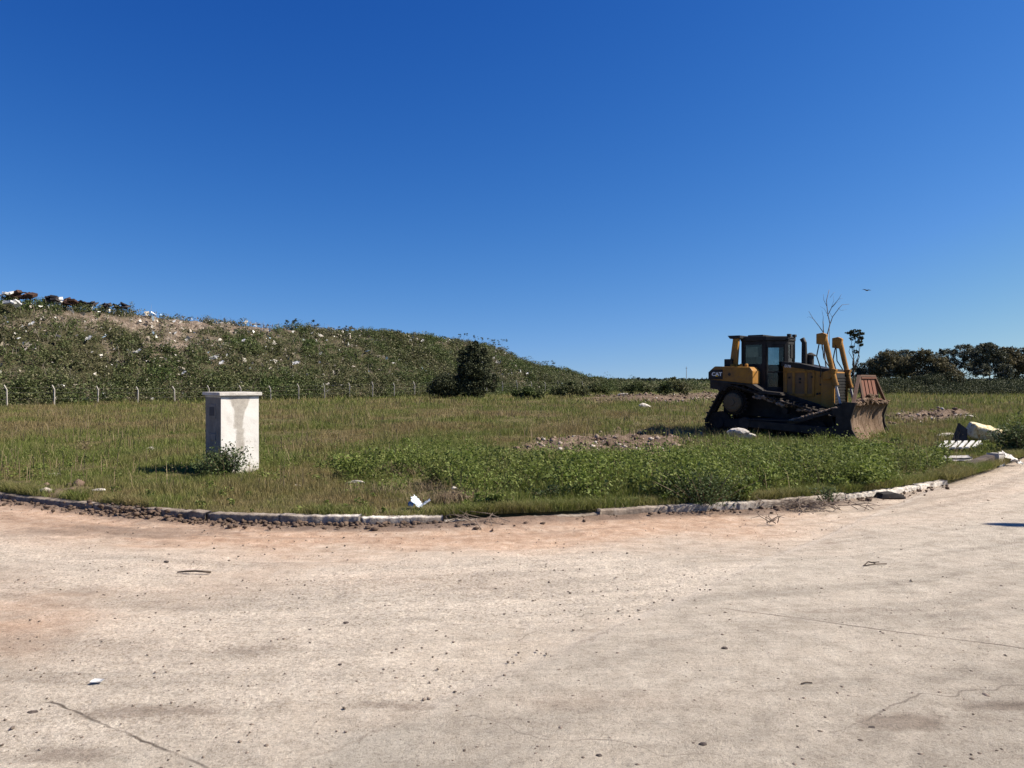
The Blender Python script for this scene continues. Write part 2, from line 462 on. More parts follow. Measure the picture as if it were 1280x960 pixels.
road = link('road', gridmesh('road', RX, RY, RZ, dict(orange=orange, rough=rough, grey=grey, dark=dark, gutter=gutter, joint=joint, ridge=ridge, streak=streak, slabd=slabd, **{'line%d' % i: l for i, l in enumerate(LINES)})), m.m, smooth=True)
tag(road, kind='structure')
_rz_lookup = None
def zroad(x, y): return 0.008

# subsoil far below everything so no hole opens at the sheet edges
def plane(name, x0, x1, y0, y1, z, mat):
    me = npmesh(name, [(x0, y0, z), (x1, y0, z), (x1, y1, z), (x0, y1, z)], np.array([[0, 1, 2, 3]]))
    return link(name, me, mat)
tag(plane('subsoil', -5000, 5000, -4000, 60, -.6, simple('subsoil', (.12, .11, .06), (.2, .17, .11), .2, coord='Position')), kind='structure')

# ------------------------------------------------------------------ small shape kit
class MB:
    def __init__(s): s.bm = bmesh.new()
    def box(s, x0, x1, y0, y1, z0, z1, bev=0.0, mat=None):
        t = bmesh.new()
        vs = [t.verts.new(p) for p in ((x0, y0, z0), (x1, y0, z0), (x1, y1, z0), (x0, y1, z0), (x0, y0, z1), (x1, y0, z1), (x1, y1, z1), (x0, y1, z1))]
        for f in ((0, 3, 2, 1), (4, 5, 6, 7), (0, 1, 5, 4), (1, 2, 6, 5), (2, 3, 7, 6), (3, 0, 4, 7)): t.faces.new([vs[i] for i in f])
        if bev: bmesh.ops.bevel(t, geom=t.edges[:], offset=bev, segments=2, affect='EDGES', profile=.6)
        if mat is not None: bmesh.ops.transform(t, matrix=mat, verts=t.verts[:])
        s.add(t)
        return s
    def prism(s, pts, y0, y1, bev=0.0, mat=None):
        """pts in x,z extruded from y0 to y1"""
        t = bmesh.new()
        a = [t.verts.new((p[0], y0, p[1])) for p in pts]; b = [t.verts.new((p[0], y1, p[1])) for p in pts]
        t.faces.new(a); t.faces.new(b[::-1])
        n = len(pts)
        for i in range(n): t.faces.new((a[i], b[i], b[(i + 1) % n], a[(i + 1) % n]))
        bmesh.ops.recalc_face_normals(t, faces=t.faces[:])
        if bev: bmesh.ops.bevel(t, geom=t.edges[:], offset=bev, segments=2, affect='EDGES', profile=.6)
        if mat is not None: bmesh.ops.transform(t, matrix=mat, verts=t.verts[:])
        s.add(t)
        return s
    def tube(s, pts, rad, seg=8, cap=True):
        pts = [Vector(p) for p in pts]
        if not hasattr(rad, '__len__'): rad = [rad] * len(pts)
        rings = []
        for i, p in enumerate(pts):
            d = (pts[min(i + 1, len(pts) - 1)] - pts[max(i - 1, 0)]).normalized()
            u = d.orthogonal().normalized() if i == 0 else (u - d * u.dot(d)).normalized()
            w = d.cross(u)
            rings.append([s.bm.verts.new(p + (u * math.cos(a) + w * math.sin(a)) * rad[i]) for a in [2 * math.pi * k / seg for k in range(seg)]])
        for i in range(len(rings) - 1):
            for k in range(seg): s.bm.faces.new((rings[i][k], rings[i][(k + 1) % seg], rings[i + 1][(k + 1) % seg], rings[i + 1][k]))
        if cap:
            s.bm.faces.new(rings[0][::-1]); s.bm.faces.new(rings[-1])
        return s
    def bar(s, a, b, w, h, up=(0, 0, 1), bev=0.0):
        a = Vector(a); b = Vector(b); d = b - a; L = d.length; d.normalize()
        side = d.cross(Vector(up))
        side = side.normalized() if side.length > 1e-4 else d.orthogonal().normalized()
        u = side.cross(d).normalized()
        mt = Matrix((d, side, u)).transposed().to_4x4(); mt.translation = a
        s.box(0, L, -w / 2, w / 2, -h / 2, h / 2, bev, mt)
        return s
    def disc(s, c, r, y0, y1, seg=24):  # cylinder along y
        s.tube([(c[0], y0, c[1]), (c[0], y1, c[1])], r, seg)
        return s
    def rock(s, c, size, seed, sub=2, amp=.35, squash=(1, 1, .7)):
        t = bmesh.new()
        bmesh.ops.create_icosphere(t, subdivisions=sub, radius=1)
        rr = random.Random(seed)
        ph = [Vector((rr.uniform(-1, 1), rr.uniform(-1, 1), rr.uniform(-1, 1))).normalized() for _ in range(7)]
        cut = [rr.uniform(.45, .9) for _ in range(7)]
        for vv in t.verts:
            p = vv.co.normalized()
            k = 1.0
            for q, cc in zip(ph, cut):
                dd = p.dot(q)
                if dd > 0 and dd * k > cc: k = cc / dd
            k *= 1 + rr.uniform(-.06, .06)
            vv.co = Vector((p.x * k * size * squash[0], p.y * k * size * squash[1], p.z * k * size * squash[2])) + Vector(c)
        s.add(t)
        return s
    def add(s, t):
        me = bpy.data.meshes.new('t'); t.to_mesh(me); t.free()
        s.bm.from_mesh(me); bpy.data.meshes.remove(me)
    def build(s, name, mat, parent=None, smooth=False, jitter=0.0):
        if jitter:
            for vv in s.bm.verts: vv.co += Vector((random.uniform(-1, 1), random.uniform(-1, 1), random.uniform(-1, 1))) * jitter
        me = bpy.data.meshes.new(name)
        bmesh.ops.recalc_face_normals(s.bm, faces=s.bm.faces[:])
        s.bm.to_mesh(me); s.bm.free()
        o = link(name, me, mat, parent)
        if smooth:
            for p in me.polygons: p.use_smooth = True
        return o

# ------------------------------------------------------------------ kerb
def kerb_mesh():
    V = []; Fq = []; W = []
    xs = np.linspace(-30, 40, 7000); ys = kerb(xs)
    s = np.concatenate([[0], np.cumsum(np.hypot(np.diff(xs), np.diff(ys)))])
    L = s[-1]; seg = 1.0; k = 0
    while k * seg < L - seg:
        a = k * seg + .008; b = (k + 1) * seg - .008
        xm = float(np.interp((a + b) / 2, s, xs))
        pxm = 640 + F * xm / float(kerb(xm))
        k += 1
        if pxm > 1195: continue           # broken away here
        near = abs(xm) < 13
        n = 34 if near else 2
        dz = random.uniform(-.030, .004); dn = random.uniform(-.012, .012); tilt = random.uniform(-.012, .012)
        if 570 < pxm < 730: dz -= .045
        if pxm > 1050: dz -= .03; tilt *= 2.5
        prof = [(0, -.06), (.0, .04), (.0, .096), (.004, .110), (.05, .113), (.12, .113), (.133, .109), (.135, -.05)]
        ss = np.linspace(a, b, n)
        base = len(V)
        for i, q in enumerate(ss):
            x = np.interp(q, s, xs); y = np.interp(q, s, ys)
            x2 = np.interp(q + .05, s, xs); y2 = np.interp(q + .05, s, ys)
            d = np.array([x2 - x, y2 - y]); d /= max(np.linalg.norm(d), 1e-6)
            nn = np.array([-d[1], d[0]])
            worn = (float(vnoise(q * 6, 0, 91)) - .5) * .024 + (float(vnoise(q * 25, 3, 92)) - .5) * (.018 + .035 * (pxm > 1040))
            for j, (o, z) in enumerate(prof):
                e = worn if 2 <= j <= 5 else 0
                V.append((x + nn[0] * (o + dn - e), y + nn[1] * (o + dn - e), z + dz * (z > 0) + tilt * (i / n - .5) * (z > 0) + e * .7))
                ptx = 640 + F * x / y
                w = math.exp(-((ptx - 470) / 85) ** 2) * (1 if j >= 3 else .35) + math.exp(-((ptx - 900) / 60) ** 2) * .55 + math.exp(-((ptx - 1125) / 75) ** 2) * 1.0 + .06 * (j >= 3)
                W.append(min(w, 1))
        m_ = len(prof)
        for i in range(n - 1):
            for j in range(m_ - 1):
                Fq.append((base + i * m_ + j, base + (i + 1) * m_ + j, base + (i + 1) * m_ + j + 1, base + i * m_ + j + 1))
        for e in (0, n - 1):
            for j in range(1, m_ - 2, 2): Fq.append((base + e * m_, base + e * m_ + j, base + e * m_ + j + 1, base + e * m_ + j + 2))
    return npmesh('kerb', V, np.array(Fq), {'white': W})
m = Mat('kerb_concrete', .92, .15)
v = m.coord('Position')
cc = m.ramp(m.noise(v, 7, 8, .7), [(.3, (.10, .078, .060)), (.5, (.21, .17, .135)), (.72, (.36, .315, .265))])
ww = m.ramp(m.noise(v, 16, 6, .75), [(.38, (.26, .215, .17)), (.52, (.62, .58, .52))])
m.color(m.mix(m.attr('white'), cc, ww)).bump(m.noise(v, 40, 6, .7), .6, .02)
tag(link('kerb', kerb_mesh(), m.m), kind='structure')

# ------------------------------------------------------------------ hill (the landfill mound)
_i = np.array([0, 1, 2, 3, 4, 7, 8, 9, 10, 11, 12, 13, 14, 15.])
_u = np.array([-630, -574, -519, -467, -422, -301, -267, -233, -203, -175, -148, -122, -97, -74.]) / F
_M = np.stack([np.ones(14), _i, -_u * _i], 1)
fa, fb, fc = np.linalg.lstsq(_M, _u, rcond=None)[0]
FY0 = 52.5
F0 = np.array([fa * FY0, FY0]); FD = np.array([fb * FY0, fc * FY0])
FS = np.linalg.norm(FD); FD = FD / FS            # post spacing and fence direction
FN = np.array([-FD[1], FD[0]])                   # away from the camera
# crest outline in the photo -> height along the mound
OUT = [(-420, 362), (-200, 368), (0, 374), (60, 379), (110, 383), (160, 388), (230, 396), (300, 403), (340, 406), (400, 410), (440, 413), (500, 416), (540, 421), (580, 425), (610, 432), (632, 443), (655, 452), (690, 458), (705, 466), (722, 472), (740, 480), (780, 492)]
CRN = 13.0                                       # crest lies this far behind the fence foot
ts, hsx = [], []
for (opx, opy) in OUT:
    u = (opx - 640) / F
    Q = F0 + FN * (CRN + 2)
    # (Q + t FD) . (1,-u) = 0
    t = -(Q[0] - u * Q[1]) / (FD[0] - u * FD[1])
    Yc = Q[1] + t * FD[1]
    ts.append(t); hsx.append(EYE - (opy - HY) / F * Yc - .45 - .35 * (opx > 560))
ts = np.array(ts); hsx = np.array(hsx)
o_ = np.argsort(ts); ts = ts[o_]; hsx = hsx[o_]
def hill_z(t, n):
    H = np.interp(t, ts, hsx)
    H = H * (1 - sstep(ts[-1] - 2, ts[-1] + 10, t))
    start = 1.2 + 1.2 * (vnoise(t * .25, 0 * t, 5) - .5)
    s = np.clip((n - start) / (CRN + 1 - start), 0, 1)
    prof = np.where(s < .8, s * 1.08, .864 + (1 - (1 - (s - .8) / .2) ** 2) * .136)
    prof = prof * (1 - sstep(60, 85, n))
    bump_ = (fbm(t * .22, n * .22, 15) - .5) * 1.5 * np.sin(np.clip(s, 0, 1) * math.pi) + (fbm(t * .9, n * .9, 16) - .5) * .5 * (s > .02) * (1 - .6 * (s >= 1))
    return H * prof + bump_ - .35 + .3 * sstep(0, .1, s)
def hill_xy(t, n): return F0[0] + FD[0] * t + FN[0] * n, F0[1] + FD[1] * t + FN[1] * n
ht = axis((-60, -12, 1.5), (-12, 75, .4), (75, ts[-1] + 14, .8))
hn = axis((-1, 16, .35), (16, 24, 1.0), (24, 90, 6.0))
HT, HN = np.meshgrid(ht, hn, indexing='ij')
HXX, HYY = hill_xy(HT, HN)
def m_soil(t, n):
    x, y = hill_xy(t, n); z = hill_z(t, n)
    px, py = topx(x, y, z)
    k = (gauss(px, py, 195, 401, 75, 10) * 1.1 + gauss(px, py, 330, 409, 50, 6) * 1.1 + gauss(px, py, 100, 398, 35, 8) * .6 + gauss(px, py, 20, 400, 45, 14) * .55 + gauss(px, py, 225, 425, 60, 18) * .5
         + gauss(px, py, 270, 440, 60, 16) * .4 + gauss(px, py, 560, 430, 60, 5) * .3 + gauss(px, py, 650, 480, 30, 10) * .35 + gauss(px, py, 20, 470, 40, 20) * .2)
    return np.clip(k * 1.25 + (fbm(t * .8, n * .8, 88) - .56) * 2.4, 0, 1)
m = Mat('mound_soil', .95, .1)
v = m.coord('Position')
s1 = m.ramp(m.noise(v, 1.6, 8, .7), [(.3, (.035, .036, .018)), (.6, (.085, .078, .042))])
s2 = m.ramp(m.noise(v, 1.9, 8, .8), [(.3, (.07, .055, .04)), (.48, (.19, .145, .11)), (.68, (.42, .36, .30))])
m.color(m.mix(m.attr('soil'), s1, s2)).bump(m.noise(v, 3, 8, .7), 1.0, .35)
hill = link('hill', gridmesh('hill', HXX, HYY, hill_z(HT, HN), {'soil': m_soil(HT, HN)}), m.m, smooth=True)
tag(hill, kind='structure')

# ------------------------------------------------------------------ leaf / blade clouds
def rand_dirs(n, up=0.0):
    d = rng.normal(size=(n, 3)); d[:, 2] += up
    return d / np.linalg.norm(d, axis=1, keepdims=True)
def leaves(C, size, asp=.5, up=.5, droop=None):
    """one folded quad per centre; size array"""
    n = len(C)
    size = np.broadcast_to(size, (n,))
    N = rand_dirs(n, up)
    T = np.cross(N, rand_dirs(n)); T /= np.linalg.norm(T, axis=1, keepdims=True) + 1e-9
    Bt = np.cross(N, T)
    s = size[:, None] / 2
    V = np.stack([C - T * s, C + Bt * s * asp + N * s * .15, C + T * s, C - Bt * s * asp + N * s * .15], 1).reshape(-1, 3)
    i = np.arange(n)[:, None] * 4 + np.arange(4)[None, :]
    return V, i
def blades(B, h, w, lean=.35):
    """grass blades: tapering two-segment strips"""
    n = len(B)
    a = rng.uniform(0, 2 * math.pi, n)
    side = np.stack([np.cos(a), np.sin(a), 0 * a], 1)
    a2 = rng.uniform(0, 2 * math.pi, n)
    ln = np.stack([np.cos(a2), np.sin(a2), 0 * a], 1) * (rng.uniform(.1, 1, n) * lean * h)[:, None]
    up = np.array([0, 0, 1.0])[None, :] * h[:, None]
    w = w[:, None] / 2
    p0 = B - side * w; p1 = B + side * w
    mid = B + up * .55 + ln * .35
    p2 = mid - side * w * .8; p3 = mid + side * w * .8
    tip = B + up * rng.uniform(.75, 1, n)[:, None] + ln
    V = np.stack([p0, p1, p3, p2, tip], 1).reshape(-1, 3)
    b = np.arange(n)[:, None] * 5
    return V, b + np.array([[0, 1, 2, 3]]), b + np.array([[3, 2, 4]])
def merge(parts):
    V = []; Q = []; T = []; o = 0
    for p in parts:
        V.append(p[0]); Q.append(p[1] + o)
        if len(p) > 2: T.append(p[2] + o)
        o += len(p[0])
    fs = [np.concatenate(Q)]
    if T: fs.append(np.concatenate(T))
    return np.concatenate(V), fs

def field_points(n, y0, y1, wide=.78, power=1.0):
    """points in the view wedge (a bit wider), density falling with distance"""
    u = rng.uniform(0, 1, n)
    y = (y0 ** (2 - power) + u * (y1 ** (2 - power) - y0 ** (2 - power))) ** (1 / (2 - power)) if power != 2 else y0 * (y1 / y0) ** u
    x = rng.uniform(-wide, wide, n) * y
    return x, y

CLR = [(P(1194, 573, 0)[0], P(1194, 573, 0)[1], .8, .8), (12.0, 19.5, .8, .7), (P(1222, 583, 0)[0], P(1222, 583, 0)[1] + .4, .5, .4), (P(525, 636, .1)[0], P(525, 636, .1)[1] - .05, .35, .35), (6.6, 21.8, .6, .6), (9.9, 21.2, 1.3, .8), (8.2, 21.9, 1.4, .8), (P(1236, 583, 0)[0], P(1236, 583, 0)[1], .9, .8)]
def low_here(x, y):
    q = 0
    for (cx, cy, rx_, ry_) in CLR: q = q + np.exp(-(((x - cx) / rx_) ** 2 + ((y - cy) / ry_) ** 2) ** 2)
    return np.clip(q, 0, 1)
def hill_clear(x, y):
    """True where the point is in front of the mound foot"""
    n = (x - F0[0]) * FN[0] + (y - F0[1]) * FN[1]
    t = (x - F0[0]) * FD[0] + (y - F0[1]) * FD[1]
    return ~((n > 1.5) & (t < ts[-1]))

parts = []; DRY = []
for (n, y0, y1, hmin, hmax, w0) in ((330000, 9.2, 17, .05, .15, .0060), (300000, 15, 30, .08, .22, .010), (230000, 28, 60, .10, .28, .018), (90000, 55, 125, .18, .42, .045)):
    x, y = field_points(n, y0, y1)
    keep = (y > kerb(np.clip(x, -60, 90)) + .12) & hill_clear(x, y)
    b = m_bare(x, y)
    keep &= rng.uniform(0, 1, n) > b * 1.15
    dens = fbm(x * 1.3, y * 1.3, 101)
    keep &= rng.uniform(0, 1, n) < .35 + 1.3 * dens
    x = x[keep]; y = y[keep]
    l = m_lush(x, y)
    patch = fbm(x * .6, y * .6, 102)
    h = .8 * rng.uniform(hmin, hmax, len(x)) * (.3 + 3.2 * np.clip(patch - .25, 0, 1)) * (.6 + .8 * fbm(x * 2.5, y * 2.5, 104)) * (1 + .7 * l)
    e = y - kerb(np.clip(x, -60, 90))
    h *= (.45 + .55 * sstep(.1, 1.6, e)) * (1 - .75 * low_here(x, y))
    gpx, gpy = topx(x, y)
    dr = np.clip(.60 * np.exp(-((gpy - 530) / 24) ** 2) - .9 * l + (fbm(x * .55, y * .3, 107) - .5) * 3.2 + (fbm(x * 1.9, y * 1.9, 108) - .5) * 1.2 + .10, 0, 1)
    DRY.append(np.repeat(dr, 5))
    B = np.stack([x, y, zf(x, y) - .01], 1)
    parts.append(blades(B, h, w0 * rng.uniform(.6, 1.4, len(x)) * (1 + .3 * l), .55))
n = 110000
x = rng.uniform(-9, 14, n); y = kerb(x) + rng.uniform(.08, .34, n)
y = np.where(x > 7.2, kerb(x) + rng.uniform(-.12, .5, n), y)
ppx, _ = topx(x, y)
k = rng.uniform(0, 1, n) * (1 + 6 * low_here(x, y) * (x > 7)) < np.clip((fbm(x * 1.4, 0 * x, 119) - .36) * 3, 0, 1) * .8 + gauss(ppx, 0 * ppx, 660, 0, 110, 1) * .5 + gauss(ppx, 0 * ppx, 1120, 0, 90, 1) * .35 + (x > 7.2) * .6
x = x[k]; y = y[k]; h = rng.uniform(.05, .17, len(x))
DRY.append(np.repeat(np.clip((fbm(x * 2, y, 120) - .4) * 2, 0, 1), 5))
parts.append(blades(np.stack([x, y, np.full(len(x), .09)], 1), h, .006 * rng.uniform(.6, 1.4, len(x)), 1.1))
V, fs = merge(parts)
tag(link('grass', npmesh('grass', V, fs, {'dry': np.concatenate(DRY)}), M['grass']), 'green and straw coloured wild grass growing over the whole field', 'grass', kind='stuff')

# taller dry seed stalks and brown weeds sticking out of the grass
parts = []
x, y = field_points(9000, 11, 60, power=1.2)
keep = (y > kerb(np.clip(x, -60, 90)) + .5) & hill_clear(x, y) & (fbm(x * .5, y * .5, 111) > .50)
x = x[keep]; y = y[keep]
h = rng.uniform(.25, .6, len(x))
parts.append(blades(np.stack([x, y, zf(x, y)], 1), h, .006 + y * .0004, .35))
C = np.repeat(np.stack([x, y, zf(x, y) + h * .8], 1), 5, 0) + rng.normal(size=(len(x) * 5, 3)) * .035
parts.append(leaves(C, rng.uniform(.012, .030, len(C)), .4, .3))
# dead heap of straw by the kerb and along it
for (ppx, ppy, sx_, sy_, n) in ((505, 590, .45, .5, 700), (566, 630, .5, .2, 600), (470, 618, .5, .25, 250), (540, 612, .3, .3, 200)):
    bx, by, _ = P(ppx, ppy, .1)
    xx = bx + rng.normal(size=n) * sx_ * .6; yy = by + rng.normal(size=n) * sy_ * .6
    k = yy > kerb(xx) + .1; xx = xx[k]; yy = yy[k]
    parts.append(blades(np.stack([xx, yy, zf(xx, yy)], 1), rng.uniform(.06, .28, len(xx)), np.full(len(xx), .006), 1.3))
V, fs = merge(parts)
tag(link('dry_weeds', npmesh('dry_weeds', V, fs), M['drystem']), 'dry straw coloured weed stalks standing in the field grass', 'dry weeds', kind='stuff')

# broad-leaved weeds
def weed_cloud(x, y, z, h, r, nl, ls):
    """nl leaves per plant, on a few stems"""
    n = len(x)
    k = nl
    i = np.repeat(np.arange(n), k)
    a = rng.uniform(0, 2 * math.pi, n * k); q = rng.uniform(.05, 1, n * k) ** .8
    rad = r[i] * (.25 + .75 * np.sin(q * 2.6)) * np.sqrt(rng.uniform(0, 1, n * k))
    C = np.stack([x[i] + np.cos(a) * rad, y[i] + np.sin(a) * rad, z[i] + q * h[i]], 1)
    return leaves(C, ls[i] * rng.uniform(.6, 1.3, n * k), .5, .9)
x, y = field_points(60000, 9.5, 32, .72, 1.0)
l = m_lush(x, y)
keep = (y > kerb(np.clip(x, -60, 90)) + .16) & (rng.uniform(0, 1, len(x)) < l * .22 + .012) & (rng.uniform(0, 1, len(x)) > m_bare(x, y))
keep &= ~((np.abs(x - 9.3) < 2.3) & (y > 21.5) & (y < 27))
keep &= fbm(x * 1.3, y * 1.3, 134) > .43
x = x[keep]; y = y[keep]; l = l[keep]
e = y - kerb(x)
hh = (1 - .85 * low_here(x, y)) * (1 - .62 * sstep(14.5, 18, y)) * rng.uniform(.10, .34, len(x)) * (.6 + 1.0 * l) * (.35 + .65 * sstep(.15, 1.0, e)) * (.25 + 3.0 * np.clip(fbm(x * .9, y * .9, 130) - .22, 0, 1))
P1 = weed_cloud(x, y, zf(x, y), hh, hh * rng.uniform(.5, .9, len(x)), 34, np.full(len(x), .045))
xt, yt = field_points(2600, 9.5, 24, .72, 1.0)
lt = m_lush(xt, yt); et = yt - kerb(xt)
k = (lt > .5) & (et > .35) & ~((np.abs(xt - 9.3) < 2.6) & (yt > 20.5)) & (rng.uniform(0, 1, len(xt)) < .32) & (m_bare(xt, yt) < .3)
xt = xt[k]; yt = yt[k]; ht = rng.uniform(.28, .58, len(xt)) * (1 - .55 * sstep(13.5, 17, yt)) * (1 - .8 * low_here(xt, yt))
P2 = weed_cloud(xt, yt, zf(xt, yt), ht, ht * rng.uniform(.5, .8, len(xt)), 190, rng.uniform(.04, .075, len(xt)))
xk = rng.uniform(-.45, 6.2, 140); yk = kerb(xk) + rng.uniform(.16, .75, 140)
k = fbm(xk * 1.1, yk * 1.1, 133) > .47
xk = xk[k]; yk = yk[k]; hk = rng.uniform(.16, .42, len(xk))
P3 = weed_cloud(xk, yk, zf(xk, yk), hk, hk * rng.uniform(.5, .75, len(xk)), 200, rng.uniform(.035, .07, len(xk)))
V, fs = merge([P1, P2, P3])
tag(link('weeds', npmesh('weeds', V, fs), M['lush']), 'lush green broad leaved weeds crowding the verge behind the kerb', 'weeds', kind='stuff')

# mound cover
def hill_clumps(n, t0, t1, n0, n1, h0, h1, r0, r1, nl, ls0, ls1, dens=None):
    t = rng.uniform(t0, t1, n); q = rng.uniform(n0, n1, n)
    k = rng.uniform(0, 1, n) > m_soil(t, q) * .93
    k &= rng.uniform(0, 1, n) < .35 + 1.2 * fbm(t * .35, q * .5, 140)
    t = t[k]; q = q[k]
    x, y = hill_xy(t, q)
    z = np.maximum(hill_z(t, q), zf(np.clip(x, -400, 400), y) - .1)
    h = rng.uniform(h0, h1, len(t)) * (.5 + fbm(t * .3, q * .3, 141))
    return weed_cloud(x, y, z - .1, h, rng.uniform(r0, r1, len(t)), nl, rng.uniform(ls0, ls1, len(t)))
tm = ts[-1]
P1 = hill_clumps(9500, -14, tm * .5, .3, 17, .25, .75, .25, .55, 26, .11, .20)
P2 = hill_clumps(7500, tm * .4, tm + 4, -.5, 18, .3, .9, .35, .8, 24, .16, .28)
P3 = hill_clumps(2300, -14, tm + 3, .0, 3.6, .8, 2.0, .4, .9, 40, .13, .22)
P5 = hill_clumps(520, -14, tm - 1, 11.5, 15.0, .35, 1.1, .25, .6, 70, .10, .17)
P6 = hill_clumps(260, tm * .72, tm + 6, .5, 12, .5, 1.1, .5, 1.1, 170, .15, .26)
P4 = hill_clumps(520, -14, tm - 2, 1.0, 9.5, .8, 1.5, .5, 1.1, 170, .12, .22)
V, fs = merge([P1, P2, P3, P4, P5, P6])
tag(link('mound_weeds', npmesh('mound_weeds', V, fs), M['hillveg']), 'dense dull green weeds covering the long waste mound', 'weeds', kind='stuff')

# dry twigs and bare stalks on the mound
t = rng.uniform(-12, tm, 5000); q = rng.uniform(.3, 14, 5000)
x, y = hill_xy(t, q); z = hill_z(t, q)
Vb = blades(np.stack([x, y, z], 1), rng.uniform(.4, 1.3, 5000), np.full(5000, .03), .8)
V, fs = merge([Vb])
tag(link('dead_stalks', npmesh('dead_stalks', V, fs), simple('grey_stalk', (.12, .10, .08), (.26, .23, .19), 2, coord='Position')), 'grey dead stalks among the weeds of the mound', 'dry weeds', kind='stuff')

# litter scattered over the mound
n = 7500
t = rng.uniform(-13, tm, n); q = rng.uniform(1.5, 14.5, n)
k = rng.uniform(0, 1, n) < .18 + .8 * sstep(.45, .66, fbm(t * .35, q * .5, 150)) + m_soil(t, q) * .5
t = t[k]; q = q[k]; x, y = hill_xy(t, q); z = hill_z(t, q) + rng.uniform(.1, .5, len(t))
sz = (.08 + .24 * rng.uniform(0, 1, len(t)) ** 2) * (1 + .7 * (rng.uniform(0, 1, len(t)) > .95))
N = len(t)
C = np.stack([x, y, z], 1)
ang = np.sort(rng.uniform(0, 2 * math.pi, (N, 5)), 1)
T_ = rand_dirs(N, .6); Bn = np.cross(T_, rand_dirs(N)); Bn /= np.linalg.norm(Bn, axis=1, keepdims=True); Bm = np.cross(T_, Bn)
rad = rng.uniform(.5, 1, (N, 5)) * sz[:, None]
V = (C[:, None, :] + Bn[:, None, :] * (np.cos(ang) * rad)[..., None] + Bm[:, None, :] * (np.sin(ang) * rad)[..., None] + T_[:, None, :] * (rng.normal(size=(N, 5)) * .15 * sz[:, None])[..., None])
V = V.reshape(-1, 3)
m = Mat('litter_scraps', .6, .3)
m.color(m.ramp(m.island(), [(0, (.20, .17, .13)), (.30, (.34, .30, .25)), (.62, (.50, .47, .42)), (.86, (.72, .72, .69)), (.97, (.25, .35, .45)), (1, (.4, .12, .08))], 'CONSTANT'))
tag(link('litter', npmesh('litter', V, np.arange(N * 5).reshape(N, 5)), m.m), 'pale scraps of rubbish strewn over the weedy mound', 'litter', kind='stuff')

# ------------------------------------------------------------------ rocks, clods
def rock_cloud(C, size, sub=1, squash=.6):
    t = bmesh.new(); bmesh.ops.create_icosphere(t, subdivisions=sub, radius=1)
    tv = np.array([vv.co[:] for vv in t.verts]); tf = np.array([[a.index for a in f.verts] for f in t.faces]); t.free()
    n = len(C); k = len(tv)
    s = size[:, None, None] * rng.uniform(.65, 1.25, (n, k, 1)) * rng.uniform(.6, 1.2, (n, 1, 3)) * np.array([1, 1, squash])
    V = (tv[None] * s + C[:, None, :]).reshape(-1, 3)
    return V, (tf[None] + (np.arange(n) * k)[:, None, None]).reshape(-1, 3)
# pebbles on the road
n = 8000
x, y = field_points(n, 2.6, 16, .8, 1.2)
ed = kerb(x) - y
k = ed > .05
x = x[k]; y = y[k]; n = len(x)
s = (.0025 + .011 * rng.uniform(0, 1, n) ** 4 + .009 * (rng.uniform(0, 1, n) > .99)) * (.6 + .9 * fbm(x, y, 165))
V, f = rock_cloud(np.stack([x, y, np.full(n, .006)], 1), s, 1)
tag(link('pebbles', npmesh('pebbles', V, f), M['pebble']), 'small dark pebbles and crumbs lying on the pale road', 'pebbles', kind='stuff')
# rubble along the gutter
n = 5200
x = rng.uniform(-9, 9.5, n); d = np.abs(rng.normal(size=n)) * .13
px_, _ = topx(x, kerb(x))
w = (.06 + .6 * gauss(px_, 0 * px_, 170, 0, 130, 1) + .5 * gauss(px_, 0 * px_, 370, 0, 60, 1)) * (px_ < 1180) + .5 * gauss(px_, 0 * px_, 540, 0, 120, 1) + .35 * gauss(px_, 0 * px_, 1010, 0, 90, 1)
k = rng.uniform(0, 1, n) < w * (.3 + 1.2 * vnoise(x * 1.7, 0 * x, 160))
x = x[k]; d = d[k]; n = len(x)
V, f = rock_cloud(np.stack([x, kerb(x) - .01 - d * (.4 + 1.6 * fbm(x * 2, 0 * x, 163)), .01 + rng.uniform(0, .02, n)], 1), (.004 + .040 * rng.uniform(0, 1, n) ** 3), 1, .7)
n2 = 200
xr = np.concatenate([np.array(P(172, 645)[0]) + rng.normal(size=n2) * .35, np.array(P(400, 656)[0]) + rng.normal(size=n2) * .9])
yr = kerb(xr) + rng.normal(size=len(xr)) * .07 - .03
V2, f2 = rock_cloud(np.stack([xr, yr, np.where(xr < -4, rng.uniform(.0, .11, len(xr)), rng.uniform(0, .04, len(xr)))], 1), .012 + .038 * rng.uniform(0, 1, len(xr)) ** 2, 1, .7)
f = np.concatenate([f, f2 + len(V)]); V = np.concatenate([V, V2])
tag(link('gutter_rubble', npmesh('gutter_rubble', V, f), M['clod']), 'broken brown clods and rubble lying along the foot of the kerb', 'rubble', kind='stuff')
# clods in the field
x, y = field_points(60000, 10, 90, .7, 1.2)
b = m_bare(x, y)
k = (rng.uniform(0, 1, len(x)) < b ** 1.5 * .9) & (y > kerb(x) + .2) & hill_clear(x, y)
x = x[k]; y = y[k]
s = (.012 + .075 * rng.uniform(0, 1, len(x)) ** 2) * (1 + y * .012)
V, f = rock_cloud(np.stack([x, y, zf(x, y) + s * .4], 1), s, 1, .8)
m = Mat('field_clods', .95, .1)
m.color(m.ramp(m.island(), [(0, (.075, .050, .038)), (.6, (.17, .12, .09)), (.9, (.30, .24, .19)), (1, (.5, .45, .4))])).bump(m.noise(m.coord('Position'), 30, 4), .6, .02)
tag(link('field_clods', npmesh('field_clods', V, f), m.m), 'dark and pale clods of turned earth on the bare patches', 'clods', kind='stuff')
